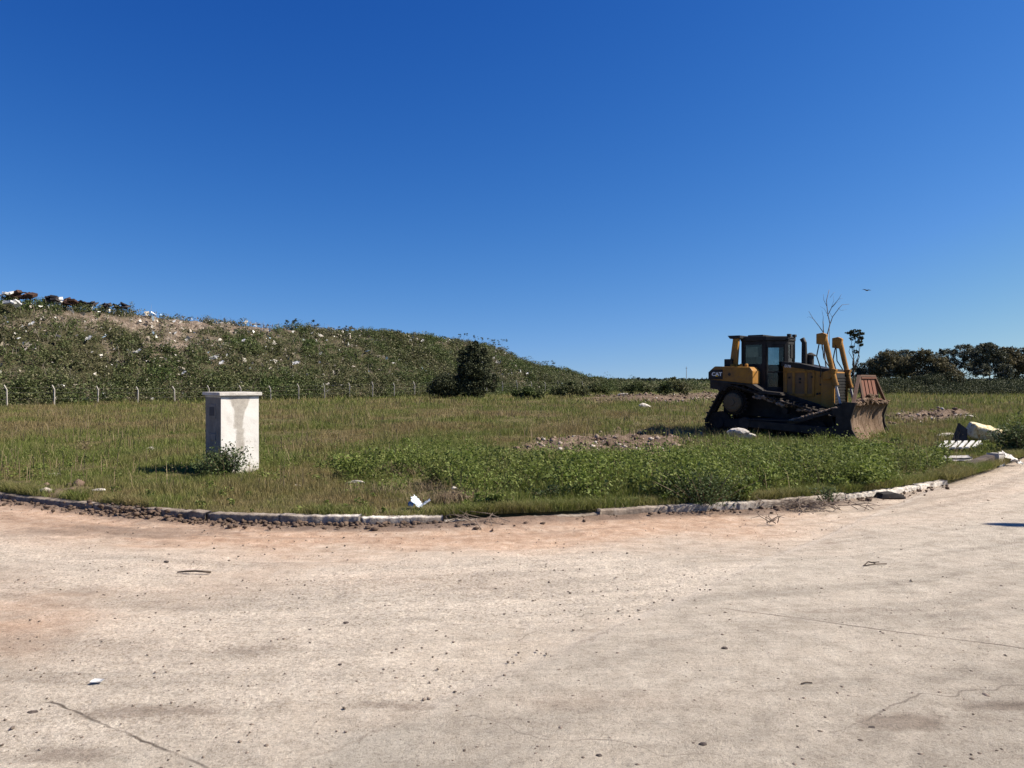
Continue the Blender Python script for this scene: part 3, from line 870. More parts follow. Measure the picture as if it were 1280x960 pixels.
#=====PART2=====
# ------------------------------------------------------------------ bulldozer
def paint(name, c, dirt=(.20, .15, .10), amt=.55, rough=.5):
    m = Mat(name, rough, .4)
    v = m.coord('Position')
    f = m.ramp(m.noise(v, 2.3, 8, .75), [(.42, 0.0), (.72, amt)])
    f2 = m.ramp(m.noise(v, 14, 6, .7), [(.5, 0.0), (.75, amt * .8)])
    cc = m.mix(f, c, dirt); cc = m.mix(f2, cc, dirt)
    m.color(cc)
    m.l(m.ramp(m.noise(v, 5, 5, .6), [(.3, rough), (.7, min(1, rough + .35))]), m.b.inputs['Roughness'])
    m.bump(m.noise(v, 25, 5, .6), .15, .01)
    return m.m
YEL = paint('worn_yellow_paint', (.33, .152, .016), (.075, .052, .034), .7)
BLK = paint('black_paint', (.006, .006, .007), (.030, .024, .018), .4, .5)
STL = paint('dark_steel', (.014, .012, .011), (.05, .037, .027), .6, .6)
TRK = paint('muddy_track_steel', (.012, .010, .009), (.05, .037, .027), .6, .8)
RUST = paint('rusty_red_plate', (.14, .050, .030), (.15, .085, .055), .6, .8)
CHROME = paint('piston_rod', (.45, .45, .46), (.2, .17, .14), .4, .25)
HUB = paint('dusty_hub', (.11, .075, .035), (.12, .09, .06), .8, .7)
m = Mat('blade_mud', .97, .08)
v = m.coord('Object', (2.2, 2.2, .45))
m.color(m.ramp(m.noise(v, 3.0, 9, .8, .6), [(.32, (.055, .035, .022)), (.47, (.16, .108, .072)), (.66, (.36, .27, .20))])).bump(m.noise(v, 6, 8, .8), 1.0, .08)
BMUD = m.m
m = Mat('cab_glass', .08, .5)
g = m.n('ShaderNodeBsdfTransparent'); g.inputs[0].default_value = (.66, .72, .73, 1)
gl = m.n('ShaderNodeBsdfGlossy'); gl.inputs['Roughness'].default_value = .08
fr = m.n('ShaderNodeFresnel'); fr.inputs[0].default_value = 1.45
mx = m.n('ShaderNodeMixShader'); m.l(fr.outputs[0], mx.inputs[0]); m.l(g.outputs[0], mx.inputs[1]); m.l(gl.outputs[0], mx.inputs[2])
m.l(mx.outputs[0], m.t.nodes['Material Output'].inputs['Surface'])
GLASS = m.m
WHT = simple('white_marking', (.75, .75, .72))
YLW = simple('yellow_marking', (.85, .50, .03))

def text_mesh(name, s, size, loc, rot, mat, parent, ext=.004, bold=.0, sx=1.0):
    cu = bpy.data.curves.new(name, 'FONT')
    cu.body = s; cu.size = size; cu.extrude = ext; cu.offset = bold
    cu.align_x = 'CENTER'; cu.align_y = 'CENTER'
    tmp = bpy.data.objects.new(name, cu)
    COL.objects.link(tmp)
    bpy.context.view_layer.update()
    me = bpy.data.meshes.new_from_object(tmp.evaluated_get(bpy.context.evaluated_depsgraph_get()))
    bpy.data.objects.remove(tmp)
    me.name = name
    me.materials.clear()
    o = link(name, me, mat, parent)
    o.location = loc; o.rotation_euler = rot; o.scale = (sx, 1, 1)
    return o

DZ_POS = (9.3, 24.0); DZ_TH = 40.0
gz = float(zf(*DZ_POS))
dz = empty('bulldozer', (DZ_POS[0], DZ_POS[1], -.11), -R(DZ_TH)); dz.scale = (1.015, 1.015, 1.045)
tag(dz, 'muddy yellow crawler bulldozer with raised lift cylinders and earth caked blade parked in the grass', 'bulldozer')

# tracks: path round rear idler, raised sprocket, front idler
def track(side):
    yc = -1.02 if side < 0 else 1.02
    cs = [(-2.42, .46, .40), (-1.95, 1.10, .50), (.72, .46, .40)]
    pts = []
    for (cx, cz, r) in cs:
        for k in range(64):
            a = 2 * math.pi * k / 64; pts.append((cx + r * math.cos(a), cz + r * math.sin(a)))
    pts = sorted(set(pts))
    def cr(o, a, b): return (a[0] - o[0]) * (b[1] - o[1]) - (a[1] - o[1]) * (b[0] - o[0])
    lo = []; up = []
    for p in pts:
        while len(lo) > 1 and cr(lo[-2], lo[-1], p) <= 0: lo.pop()
        lo.append(p)
    for p in reversed(pts):
        while len(up) > 1 and cr(up[-2], up[-1], p) <= 0: up.pop()
        up.append(p)
    hull = np.array(lo[:-1] + up[:-1] + [lo[0]])
    s = np.concatenate([[0], np.cumsum(np.hypot(*np.diff(hull, axis=0).T))])
    n = int(s[-1] / .195)
    tr = MB()
    for k in range(n):
        q = (k + .5) / n * s[-1]
        x = np.interp(q, s, hull[:, 0]); z = np.interp(q, s, hull[:, 1])
        x2 = np.interp((q + .02) % s[-1], s, hull[:, 0]); z2 = np.interp((q + .02) % s[-1], s, hull[:, 1])
        a = math.atan2(z2 - z, x2 - x)
        if -1.2 < x < .3 and z > .9: z -= .05 * math.sin((x + 1.2) / 1.5 * math.pi)
        mt = Matrix.Translation((x, yc, z)) @ Matrix.Rotation(-a, 4, 'Y')
        tr.box(-.094, .094, -.28, .28, -.03, .015, .006, mt)          # shoe
        tr.box(-.012, .016, -.275, .275, -.095, -.025, .004, mt)       # grouser
        tr.box(-.085, .085, -.11, -.06, .015, .085, .01, mt)           # links
        tr.box(-.085, .085, .06, .11, .015, .085, .01, mt)
    t = tr.build('track', TRK, dz)
    sp = MB()
    teeth = 22
    cx, cz = -1.95, 1.10
    prof = []
    for k in range(teeth * 2):
        r = .44 if k % 2 == 0 else .36
        a = math.pi * k / teeth
        prof.append((cx + r * math.cos(a), cz + r * math.sin(a)))
    sp.prism(prof, yc - .04, yc + .04)
    sp.disc((cx, cz), .33, yc - .16, yc + .16, 32)
    so_ = sp.build('sprocket', TRK, t)
    o = math.copysign(1, yc)
    hb = MB()
    hb.tube([(cx, yc + o * .16, cz), (cx, yc + o * .24, cz), (cx, yc + o * .29, cz)], [.285, .28, .20], 32)
    hb.tube([(cx, yc + o * .29, cz), (cx, yc + o * .33, cz)], [.11, .10], 20)
    for k in range(12):
        a = 2 * math.pi * k / 12
        hb.disc((cx + .235 * math.cos(a), cz + .235 * math.sin(a)), .018, min(yc + o * .24, yc + o * .285), max(yc + o * .24, yc + o * .285), 6)
    hb.build('hub', HUB, t)
    for (ix, iz) in ((-2.42, .46), (.72, .46)):
        d = MB(); d.disc((ix, iz), .36, yc - .08, yc + .08, 32); d.disc((ix, iz), .15, yc - .18, yc + .18, 20); d.build('idler', TRK, t)
    fr_ = MB()
    fr_.prism([(-2.35, .34), (.7, .34), (.72, .58), (-.4, .66), (-1.5, .62), (-2.4, .56)], yc - .14, yc + .14, .02)
    for k in range(7): fr_.disc((-1.95 + k * .38, .26), .12, yc - .13, yc + .13, 16)
    fr_.disc((-.35, .88), .10, yc - .12, yc + .12, 14)
    fr_.build('roller_frame', TRK, t)
    # caked earth on the upper run
    md = MB()
    rr = random.Random(5 + side)
    for k in range(150):
        x = rr.uniform(-1.25, .55)
        ztop = 1.46 - (x + 1.7) * .27
        md.rock((x, yc + rr.uniform(-.27, .27), ztop - .02 + rr.uniform(-.05, .06)), rr.uniform(.04, .11), rr.random(), 1, squash=(1, 1, .7))
    md.build('mud', M['mud'], t)
track(-1); track(1)

# rear fuel tank fender boxes
def fender(side):
    y0, y1 = (-1.30, -.72) if side < 0 else (.72, 1.30)
    b = MB()
    b.prism([(-2.70, 1.78), (-1.27, 1.66), (-1.27, 2.05), (-1.37, 2.17), (-2.52, 2.20), (-2.70, 2.06)], y0, y1, .035)
    o = b.build('fuel_tank', YEL, dz)
    sgn = -1 if side < 0 else 1
    yf = y0 if side < 0 else y1
    e = lambda d: (min(yf, yf + sgn * d), max(yf, yf + sgn * d))
    c = MB()
    c.prism([(-2.72, 1.80), (-2.24, 1.80), (-2.24, 2.09), (-2.62, 2.10), (-2.72, 2.02)], *e(.012), .004)
    c.build('black_panel', BLK, o)
    st = MB(); st.prism([(-2.66, 1.70), (-1.30, 1.64), (-1.30, 1.665), (-2.66, 1.795)], *e(.008)); st.build('trim_strip', BLK, o)
    sk = MB()
    sk.prism([(-2.68, 1.52), (-2.20, 1.45), (-1.95, 1.66), (-1.55, 1.62), (-.95, 1.40), (-.42, 1.36), (-.42, 1.41), (-.95, 1.46), (-1.28, 1.655), (-2.68, 1.775)], y0 + .02, y1 - .02, .01)
    sk.build('fender_skirt', STL, dz)
    fl = MB()
    fl.prism([(-1.30, 1.40), (-.38, 1.33), (-.38, 1.37), (-1.30, 1.45)], y0, y1, .005)
    fl.build('step_plate', STL, dz)
    # filler caps and hand rail on top
    for cx in (-2.02, -1.72, -1.55):
        cp = MB(); cp.tube([(cx, (y0 + y1) / 2 - .1, 2.17), (cx, (y0 + y1) / 2 - .1, 2.25), (cx, (y0 + y1) / 2 - .1, 2.27)], [.055, .055, .03], 12)
        cp.build('filler_cap', YEL, o)
    return o
tkn = fender(-1); fender(1)
text_mesh('logo', 'CAT', .155, (-2.43, -1.318, 1.955), (R(90), 0, 0), WHT, tkn, .003, .006, 1.12)
t_ = MB(); t_.prism([(-2.475, 1.885), (-2.385, 1.885), (-2.43, 1.95)], -1.327, -1.323); t_.build('logo_triangle', YLW, tkn)
d_ = MB(); d_.disc((-2.02, 1.95), .045, -1.312, -1.30, 16); d_.build('round_badge', STL, tkn)
b = MB(); b.box(-2.28, -2.02, -1.12, -.86, 2.19, 2.42, .02); b.build('battery_box', BLK, dz)
# rear body between the fenders, lower hull
b = MB()
b.prism([(-2.55, .75), (-.6, .62), (.75, .62), (.75, 1.0), (-.6, 1.4), (-2.5, 1.95)], -.60, .60, .02)
b.build('main_frame', STL, dz)
b = MB(); b.box(-2.62, -1.9, -.7, .7, 1.30, 2.10, .03); b.build('rear_housing', YEL, dz)

# roll over structure
for sy in (-1, 1):
    b = MB()
    b.prism([(-2.17, 2.13), (-1.93, 2.13), (-1.86, 3.08), (-2.04, 3.08)], sy * .93 - .07, sy * .93 + .07, .015)
    b.prism([(-2.26, 2.10), (-1.84, 2.10), (-1.90, 2.26), (-2.18, 2.26)], sy * .93 - .09, sy * .93 + .09, .01)
    b.build('roll_bar', YEL, dz)
b = MB()
b.prism([(-2.22, 3.14), (-1.80, 3.14), (-1.80, 3.04), (-2.14, 3.04)], -1.02, 1.02, .02)
b.build('roll_bar_cap', BLK, dz)
# cab: rear half square, front half tapering to a narrow nose, doors on the slanted sides
def plan(mb, pts, z0, z1, bev=0.0):
    t = bmesh.new()
    a_ = [t.verts.new((p[0], p[1], z0)) for p in pts]; b_ = [t.verts.new((p[0], p[1], z1)) for p in pts]
    t.faces.new(a_[::-1]); t.faces.new(b_)
    for i in range(len(pts)): t.faces.new((a_[i], a_[(i + 1) % len(pts)], b_[(i + 1) % len(pts)], b_[i]))
    bmesh.ops.recalc_face_normals(t, faces=t.faces[:])
    if bev: bmesh.ops.bevel(t, geom=t.edges[:], offset=bev, segments=2, affect='EDGES', profile=.6)
    mb.add(t)
CW, NX, NY, DX = .70, -.60, .28, -1.14
b = MB()
plan(b, [(-1.90, -.76), (-1.08, -.76), (-.54, -.32), (-.54, .32), (-1.08, .76), (-1.90, .76)], 2.96, 3.10, .025)
plan(b, [(-1.75, -.55), (-1.25, -.55), (-1.25, .55), (-1.75, .55)], 3.09, 3.16, .02)
rf = b.build('cab_roof', BLK, dz)
b = MB()
for sy in (-1, 1):
    y = sy * CW
    b.box(-1.88, -1.76, y - .04, y + .04, 1.40, 2.96, .01)
    b.box(DX - .07, DX + .05, y - .04, y + .04, 1.40, 2.96, .01)
    b.bar((NX, sy * NY, 1.50), (NX, sy * NY, 2.96), .07, .07)
    b.bar((-1.82, y, 2.90), (DX, y, 2.90), .06, .10); b.bar((DX, y, 2.90), (NX, sy * NY, 2.90), .06, .10)
    b.bar((DX, y, 1.44), (NX, sy * NY, 1.44), .06, .08)
    b.box(-1.78, DX - .02, y - .03, y + .03, 1.40, 2.26, .005)
b.box(-1.88, -1.80, -CW, CW, 1.40, 2.3, .01); b.box(-1.88, -1.80, -CW, CW, 2.86, 2.96, .01)
b.box(NX - .03, NX + .03, -NY, NY, 1.45, 2.25, .01); b.box(NX - .03, NX + .03, -NY, NY, 2.86, 2.95, .01)
plan(b, [(-1.85, -.68), (DX, -.68), (NX, -.26), (NX, .26), (DX, .68), (-1.85, .68)], 1.36, 1.42)
b.build('cab_frame', BLK, dz)
for sy in (-1, 1):
    y = sy * CW
    g_ = MB(); g_.box(-1.76, DX - .07, y - .004, y + .004, 2.26, 2.86); g_.build('window', GLASS, dz)
    A_ = Vector((DX + .05, y, 0)); B_ = Vector((NX - .02, sy * NY, 0)); nn_ = Vector((A_ - B_).cross(Vector((0, 0, 1)))).normalized() * -sy
    def dp(f, z, o=0.0): q = A_.lerp(B_, f) + nn_ * o; return (q.x, q.y, z)
    dr = MB()
    dr.bar(dp(.04, 1.48), dp(.04, 2.86), .05, .07); dr.bar(dp(.93, 1.48), dp(.93, 2.86), .05, .10)
    dr.bar(dp(0, 2.80), dp(.97, 2.80), .05, .09); dr.bar(dp(0, 1.52), dp(.97, 1.52), .05, .10); dr.bar(dp(0, 2.02), dp(.97, 2.02), .045, .05)
    dr.tube([dp(.12, 2.84, .06), dp(.80, 2.86, .06), dp(.92, 2.74, .06), dp(.92, 2.1, .06)], .012, 6)
    do = dr.build('door', BLK, dz)
    g_ = MB(); t = bmesh.new()
    vs = [t.verts.new(dp(f, z, o)) for o in (-.004, .004) for f, z in ((.06, 1.55), (.9, 1.55), (.9, 2.78), (.06, 2.78))]
    for f in ((0, 1, 2, 3), (7, 6, 5, 4), (0, 4, 5, 1), (1, 5, 6, 2), (2, 6, 7, 3), (3, 7, 4, 0)): t.faces.new([vs[i] for i in f])
    g_.add(t); g_.build('pane', GLASS, do)
    hnd = MB(); hnd.tube([dp(.1, 1.9, .02), dp(.1, 2.0, .07), dp(.1, 2.4, .07), dp(.1, 2.5, .02)], .014, 6); hnd.build('handle', CHROME, do)
mf = MB()
mf.tube([(NX, -.34, 2.99), (-.22, -.86, 3.00), (-.12, -.98, 2.98), (-.10, -1.0, 2.90), (-.10, -1.0, 2.42), (-.16, -.92, 2.28), (NX, -.34, 2.30)], .015, 8)
mo = mf.build('mirror_bracket', BLK, dz)
mm = MB(); mm.box(-.30, -.26, -.86, -.70, 2.42, 2.82, .015); mm.build('mirror', BLK, mo)
g_ = MB(); g_.box(NX - .004, NX + .004, -NY + .03, NY - .03, 2.25, 2.86); g_.build('windscreen', GLASS, dz)
g_ = MB(); g_.box(-1.845, -1.837, -.66, .66, 2.3, 2.86); g_.build('rear_window', GLASS, dz)
# inside the cab
b = MB()
b.box(-1.62, -1.15, -.27, .27, 1.62, 1.80, .04)
b.prism([(-1.70, 1.78), (-1.52, 1.78), (-1.60, 2.50), (-1.74, 2.50)], -.26, .26, .03)
b.box(-1.6, -1.2, .30, .42, 1.44, 2.02, .02); b.box(-1.6, -1.2, -.42, -.30, 1.44, 2.02, .02)
b.build('seat', BLK, dz)
b = MB()
b.prism([(-.90, 1.43), (-.66, 1.43), (-.66, 2.12), (-.80, 2.12), (-.88, 1.8)], -.28, .28, .02)
b.tube([(-.84, -.2, 1.9), (-.92, -.2, 2.15)], .016, 6); b.tube([(-.84, .2, 1.9), (-.95, .2, 2.2)], .016, 6)
b.build('console', BLK, dz)
# work lights on the roof
for sy in (-.22, .22):
    b = MB(); b.box(-.60, -.50, sy - .08, sy + .08, 3.09, 3.17, .015); b.build('work_light', BLK, rf)

# engine hood
b = MB()
b.prism([(-.62, .86), (.52, .86), (.52, 2.10), (-.10, 2.24), (-.62, 2.30)], -.55, .55, .025)
hood = b.build('engine_hood', YEL, dz)
b = MB()
b.prism([(-.66, 2.20), (.50, 2.02), (.84, 2.00), (.84, 2.09), (.50, 2.13), (-.10, 2.27), (-.66, 2.34)], -.565, .565, .02)
b.build('hood_top', BLK, hood)
b = MB()   # latticed side panel frame
for sy in (-1, 1):
    y0, y1 = sorted((sy * .551, sy * .583))
    b.box(-.56, .34, y0, y1, 2.00, 2.07, .004); b.box(-.56, .34, y0, y1, 1.30, 1.38, .004)
    for px_ in (-.56, -.32, .05, .27): b.box(px_, px_ + .07, y0, y1, 1.30, 2.07, .004)
b.build('side_door_frame', YEL, hood)
b = MB()
for sy in (-1, 1):
    y0, y1 = sorted((sy * .551, sy * .560))
    b.box(-.55, .33, y0, y1, 1.37, 2.01)
    for k in range(9): b.box(-.47 + k * .09, -.455 + k * .09, min(y0, y1 + sy * .01), max(y0, y1 + sy * .01), 1.42, 1.96)
b.build('side_grille', paint('brown_grille', (.16, .085, .03), (.12, .09, .06), .6), hood)
for sy in (-1, 1):
    for (hx, hz) in ((-.12, 1.78), (-.12, 1.68), (.24, 1.84), (-.44, 1.82), (.40, 1.35), (.48, 1.36), (.5, 1.62)):
        y0, y1 = sorted((sy * .56, sy * .60)); b = MB(); b.box(hx, hx + .05, y0, y1, hz, hz + .06, .006); b.build('latch', STL, hood)
text_mesh('model_marking', 'D7R', .11, (-.46, -.575, 2.185), (R(90), R(8), 0), WHT, hood, .002, .002)
# radiator guard
b = MB()
b.box(.52, .88, -.60, .60, .80, 2.02, .03)
rg = b.build('radiator_guard', YEL, dz)
b = MB()
b.box(.882, .888, -.53, .57, .84, 1.98)
for k in range(12): b.box(.89, .905, -.50, .54, .90 + k * .085, .935 + k * .085)
b.build('radiator_grille', BLK, rg)
for sy in (-1, 1):
    b = MB(); b.box(.86, .94, sy * .62 - .035, sy * .62 + .035, .92, 1.86, .01); b.build('guard_rail', YEL, rg)
# exhaust and air intake
b = MB()
b.tube([(-.12, -.12, 2.2), (-.12, -.12, 2.5), (-.125, -.12, 2.9), (-.19, -.12, 3.02)], [.085, .085, .075, .075], 16)
b.build('exhaust_pipe', BLK, dz)
b = MB()
b.tube([(.0, .08, 2.15), (.0, .08, 2.50)], [.10, .10], 16); b.tube([(.0, .08, 2.49), (.0, .08, 2.53), (.0, .08, 2.60)], [.16, .155, .04], 16)
b.build('air_cleaner', STL, dz)

# lift cylinders with yokes
for sy in (-1, 1):
    y = sy * .66
    top = Vector((.66, y, 3.02)) if sy < 0 else Vector((.70, y, 2.95))
    bot = Vector((1.12, y, 1.05))
    d = (bot - top).normalized()
    b = MB()
    b.tube([top + d * -.08, top + d * 1.38], .072, 16)
    b.tube([top + d * 1.36, top + d * 1.44], .085, 16)
    b.tube([top + d * .98, top + d * 1.06], .082, 16)
    c_ = b.build('lift_cylinder', YEL, dz)
    b = MB(); b.tube([top + d * 1.42, bot], .036, 12); b.build('piston_rod', CHROME, c_)
    b = MB(); b.tube([top + Vector((-.07, 0, .0)), top + Vector((-.07, 0, 0)) + d * .7, top + d * 1.0 + Vector((-.02, 0, 0))], .015, 8)
    b.tube([top + Vector((-.13, sy * .03, -.1)), top + Vector((-.22, sy * .03, -.55)), top + Vector((-.10, 0, -.95)), top + Vector((-.12, 0, -1.15))], .018, 8)
    b.tube([top + Vector((-.10, -sy * .08, -.12)), top + Vector((-.06, -sy * .1, -.6)), top + Vector((.16, -sy * .08, -.95))], .016, 8)
    b.build('hydraulic_hose', BLK, c_)
    # head block and supporting yoke carried up from the radiator guard
    b = MB()
    b.prism([(top.x - .22, top.z - .20), (top.x + .03, top.z - .24), (top.x + .08, top.z + .06), (top.x - .04, top.z + .12), (top.x - .22, top.z + .09)], y - .085, y + .085, .02)
    b.build('cylinder_head', YEL, c_)
    b = MB()
    b.prism([(.60, 1.80), (.80, 1.80), (.96, 1.95), (.98, 2.06), (.90, 2.10), (.62, 2.0)], min(y, y - sy * .06) - .015, max(y, y - sy * .06) + .015, .012)
    b.prism([(.86, 1.96), (.98, 1.96), (1.02, 2.08), (.88, 2.11)], y - .095, y + .095, .012)
    b.build('trunnion', YEL, dz)
    b = MB(); b.box(1.04, 1.2, y - .06, y + .06, .96, 1.12, .02); b.build('clevis', STL, c_)

# push arms, tilt brace
for sy in (-1, 1):
    y = sy * 1.42
    b = MB()
    b.bar((-1.45, y, .50), (1.38, y, .33), .15, .22, bev=.02)
    b.disc((-1.45, .50), .17, y - .10, y + .10, 20)
    b.box(-1.35, .2, y - .1, y + .1, .60, .628)
    pa = b.build('push_arm', STL, dz)
    b = MB(); b.bar((-.15, y, .52), (.60, y, .75), .10, .11, bev=.02); b.bar((.60, y, .75), (1.46, y, .98), .065, .065); b.disc((1.46, .98), .10, y - .07, y + .07, 14)
    b.build('tilt_brace', STL, pa)
    b = MB()
    rr = random.Random(3 + sy)
    for k in range(90):
        q = -.1 + 1.35 * k / 90; b.rock((q, y + rr.uniform(-.03, .03), .60 + (q + .15) * .30 + rr.uniform(-.01, .015)), rr.uniform(.035, .055), rr.random(), 1)
    b.build('caked_mud', M['mud'], pa)

# blade: curved semi-U with end plates and a mesh-less trash guard
def blade_shell():
    V = []; Fq = []
    ny, nz = 61, 25
    prof = lambda z: .30 * ((z / 1.14 - .5) * 2) ** 2          # concave towards the front
    for side, off in ((0, 0), (1, -.05)):
        for i in range(ny):
            y = -1.68 + 3.36 * i / (ny - 1)
            wing = max(0, abs(y) - 1.15) * .22
            for k in range(nz):
                z = 1.14 * k / (nz - 1)
                mudd = 0
                if side == 0:
                    mudd = .10 * float(fbm(y * 2.6 + 7, z * 1.1 + 3, 61, 4)) * math.sin(math.pi * min(1, (k + 1) / nz * 1.02)) + .05 * float(fbm(y * 9, z * 3, 62))
                V.append((1.46 + prof(z) + wing + off + mudd, y, .04 + z))
    o = ny * nz
    for s_, base in ((1, 0), (-1, o)):
        for i in range(ny - 1):
            for k in range(nz - 1):
                q = (base + i * nz + k, base + (i + 1) * nz + k, base + (i + 1) * nz + k + 1, base + i * nz + k + 1)
                Fq.append(q if s_ > 0 else q[::-1])
    for k in range(nz - 1):
        Fq.append((k, k + 1, o + k + 1, o + k)); a = (ny - 1) * nz; Fq.append((a + k + 1, a + k, o + a + k, o + a + k + 1))
    for i in range(ny - 1):
        Fq.append((i * nz + nz - 1, (i + 1) * nz + nz - 1, o + (i + 1) * nz + nz - 1, o + i * nz + nz - 1))
        Fq.append((i * nz, o + i * nz, o + (i + 1) * nz, (i + 1) * nz))
    return npmesh('blade', V, np.array(Fq))
bl = link('blade', blade_shell(), BMUD, dz, smooth=True)
for sy in (-1, 1):
    b = MB()
    b.prism([(1.40, .02), (1.90, .0), (1.92, .14), (1.74, .45), (1.70, .7), (1.80, 1.02), (1.84, 1.17), (1.50, 1.19), (1.32, .95), (1.28, .3)], sy * 1.70 - .025, sy * 1.70 + .025, .008)
    b.build('end_plate', STL, bl)
b = MB()
b.box(1.12, 1.44, -1.62, 1.62, .25, .50, .03); b.box(1.18, 1.46, -1.62, 1.62, .78, 1.02, .03)
for y in (-1.2, -.4, .4, 1.2): b.box(1.16, 1.45, y - .03, y + .03, .2, 1.05, .01)
b.build('blade_rib', STL, bl)
b = MB(); b.box(1.72, 1.92, -1.66, 1.66, 0.0, .10, .01); b.build('cutting_edge', STL, bl)
# trash guard above the blade (centre plate with slots, open side wings)
def gp(y, z): return (1.74 - (z - 1.16) * .18, y, z)
b = MB()
strips = [(-.60, -.26), (-.16, .12), (.22, .50), (.60, .98)]
for (a, c_) in strips:
    k0 = 1.18
    b.bar(gp((a + c_) / 2 * 1.0, k0), gp((a + c_) / 2, 1.90), 1, 1) if False else None
    mt = Matrix.Translation((0, 0, 0))
    t = bmesh.new()
    q = [gp(a * 1.0, k0), gp(c_ * 1.0, k0), gp(c_ * .93, 1.88), gp(a * .93, 1.88)]
    vs = [t.verts.new(p) for p in q] + [t.verts.new((p[0] - .03, p[1], p[2])) for p in q]
    for f in ((0, 1, 2, 3), (7, 6, 5, 4), (0, 4, 5, 1), (1, 5, 6, 2), (2, 6, 7, 3), (3, 7, 4, 0)): t.faces.new([vs[i] for i in f])
    b.add(t)
b.bar(gp(-.56, 1.84), gp(.92, 1.84), .10, .035); b.bar(gp(-.66, 1.22), gp(1.04, 1.22), .16, .04)
gd = b.build('trash_guard', RUST, bl)
b = MB()
for sy in (-1, 1):
    e_ = .60 if sy < 0 else .94
    b.bar(gp(sy * 1.62, 1.14), gp(sy * e_, 1.90), .09, .05); b.bar(gp(sy * (e_ + .04), 1.14), gp(sy * e_, 1.88), .09, .04)
b.bar(gp(-.60, 1.90), gp(.94, 1.90), .10, .05)
b.build('guard_bar', paint('rusty_bar', (.09, .048, .032), (.13, .09, .065), .6, .8), gd)
b = MB()    # earth lying on the blade lip
rr = random.Random(12)
for k in range(260):
    y = rr.uniform(-1.55, 1.6); hgt = .28 * math.exp(-((y) / .9) ** 2)
    b.rock((1.70 + rr.uniform(-.08, .12), y, 1.10 + rr.uniform(0, 1) * hgt), rr.uniform(.04, .10), rr.random(), 1)
b.build('soil_heap', BMUD, bl)

# ------------------------------------------------------------------ masonry meter pillar
px0 = P(290, 588, .10)
pl = empty('meter_pillar', (-5.14, 14.1, float(zf(px0[0], px0[1])) - .02), R(43))
tag(pl, 'short square white plastered pillar with grey streak and flat cap standing in the grass', 'pillar')
def pillar_body():
    W_ = .35; Hh = 1.40
    V = []; Fq = []; S = []; SB = []
    def face(o, u, v_, n, nu, nv, fr):
        base = len(V)
        for i in range(nu + 1):
            for k in range(nv + 1):
                p = np.array(o) + np.array(u) * i / nu + np.array(v_) * k / nv
                a = i / nu; h = k / nv
                d = (float(fbm(a * 5 + fr * 9, h * 9, 201)) - .5) * .010 * min(1, 6 * min(a, 1 - a) + .2)
                V.append(p + np.array(n) * d)
                st = 0
                if fr == 0:
                    c0 = .46 + .03 * math.sin(h * 9); wd = .10 + .17 * max(0, (h - .72) / .28) ** 1.3
                    if h < .62: wd = .11; c0 = .50
                    e = (float(fbm(a * 9, h * 12, 210)) - .5) * .12
                    st = 1 - float(sstep(wd - .025, wd + .025, abs(a - c0) + e))
                    st *= float(sstep(.24, .34, h + e))
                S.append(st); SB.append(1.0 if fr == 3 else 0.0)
        for i in range(nu):
            for k in range(nv):
                Fq.append((base + i * (nv + 1) + k, base + (i + 1) * (nv + 1) + k, base + (i + 1) * (nv + 1) + k + 1, base + i * (nv + 1) + k + 1))
    face((-W_, -W_, -.1), (2 * W_, 0, 0), (0, 0, Hh + .1), (0, -1, 0), 40, 80, 0)
    face((W_, -W_, -.1), (0, 2 * W_, 0), (0, 0, Hh + .1), (1, 0, 0), 10, 20, 1)
    face((W_, W_, -.1), (-2 * W_, 0, 0), (0, 0, Hh + .1), (0, 1, 0), 10, 20, 2)
    face((-W_, W_, -.1), (0, -2 * W_, 0), (0, 0, Hh + .1), (-1, 0, 0), 20, 40, 3)
    return npmesh('body', V, np.array(Fq), {'stain': S, 'shade_side': SB})
m = Mat('white_plaster', .9, .15)
v = m.coord('Object')
w1 = m.ramp(m.noise(v, 3, 7, .65), [(.3, (.52, .49, .45)), (.45, (.63, .61, .575)), (.7, (.70, .685, .65))])
w2 = m.ramp(m.noise(v, 14, 6, .7), [(.3, (.32, .29, .255)), (.7, (.47, .44, .39))])
w3 = m.ramp(m.noise(v, 6, 6, .7), [(.3, (.15, .142, .13)), (.7, (.24, .23, .21))])  # dark tone for the left face: its shade is put into the colour
low = m.n('ShaderNodeSeparateXYZ'); m.l(v, low.inputs[0])
splash = m.ramp(m.math('ADD', low.outputs[2], m.math('MULTIPLY', m.noise(v, 9, 4), .25)), [(.10, .8), (.34, 0.0)])
c = m.mix(m.attr('stain'), w1, w2); c = m.mix(m.attr('shade_side'), c, w3); c = m.mix(splash, c, (.34, .29, .23))
m.color(c).bump(m.noise(v, 45, 6, .7), .45, .01)
PL = m.m
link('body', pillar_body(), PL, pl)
b = MB(); b.box(-.395, .395, -.395, .395, 1.425, 1.483, .008); b.box(-.353, .353, -.353, .353, 1.39, 1.424)
b.build('cap', simple('cap_concrete', (.34, .32, .29), (.56, .54, .50), 6, .9, bump=.4, bs=40), pl, jitter=.002)
GREY = simple('grey_box', (.15, .145, .135), (.22, .21, .195), 5, .8)
b = MB()
b.box(-.366, -.346, -.14, .16, 1.02, 1.26, .006)
mb_ = b.build('meter_box', GREY, pl)
b = MB(); b.box(-.372, -.367, -.10, .12, 1.06, 1.22, .002); b.build('lid', simple('dark_lid', (.07, .07, .075)), mb_)
b = MB(); b.box(-.366, -.346, -.12, .12, .62, .74, .006); b.build('lower_box', GREY, pl)

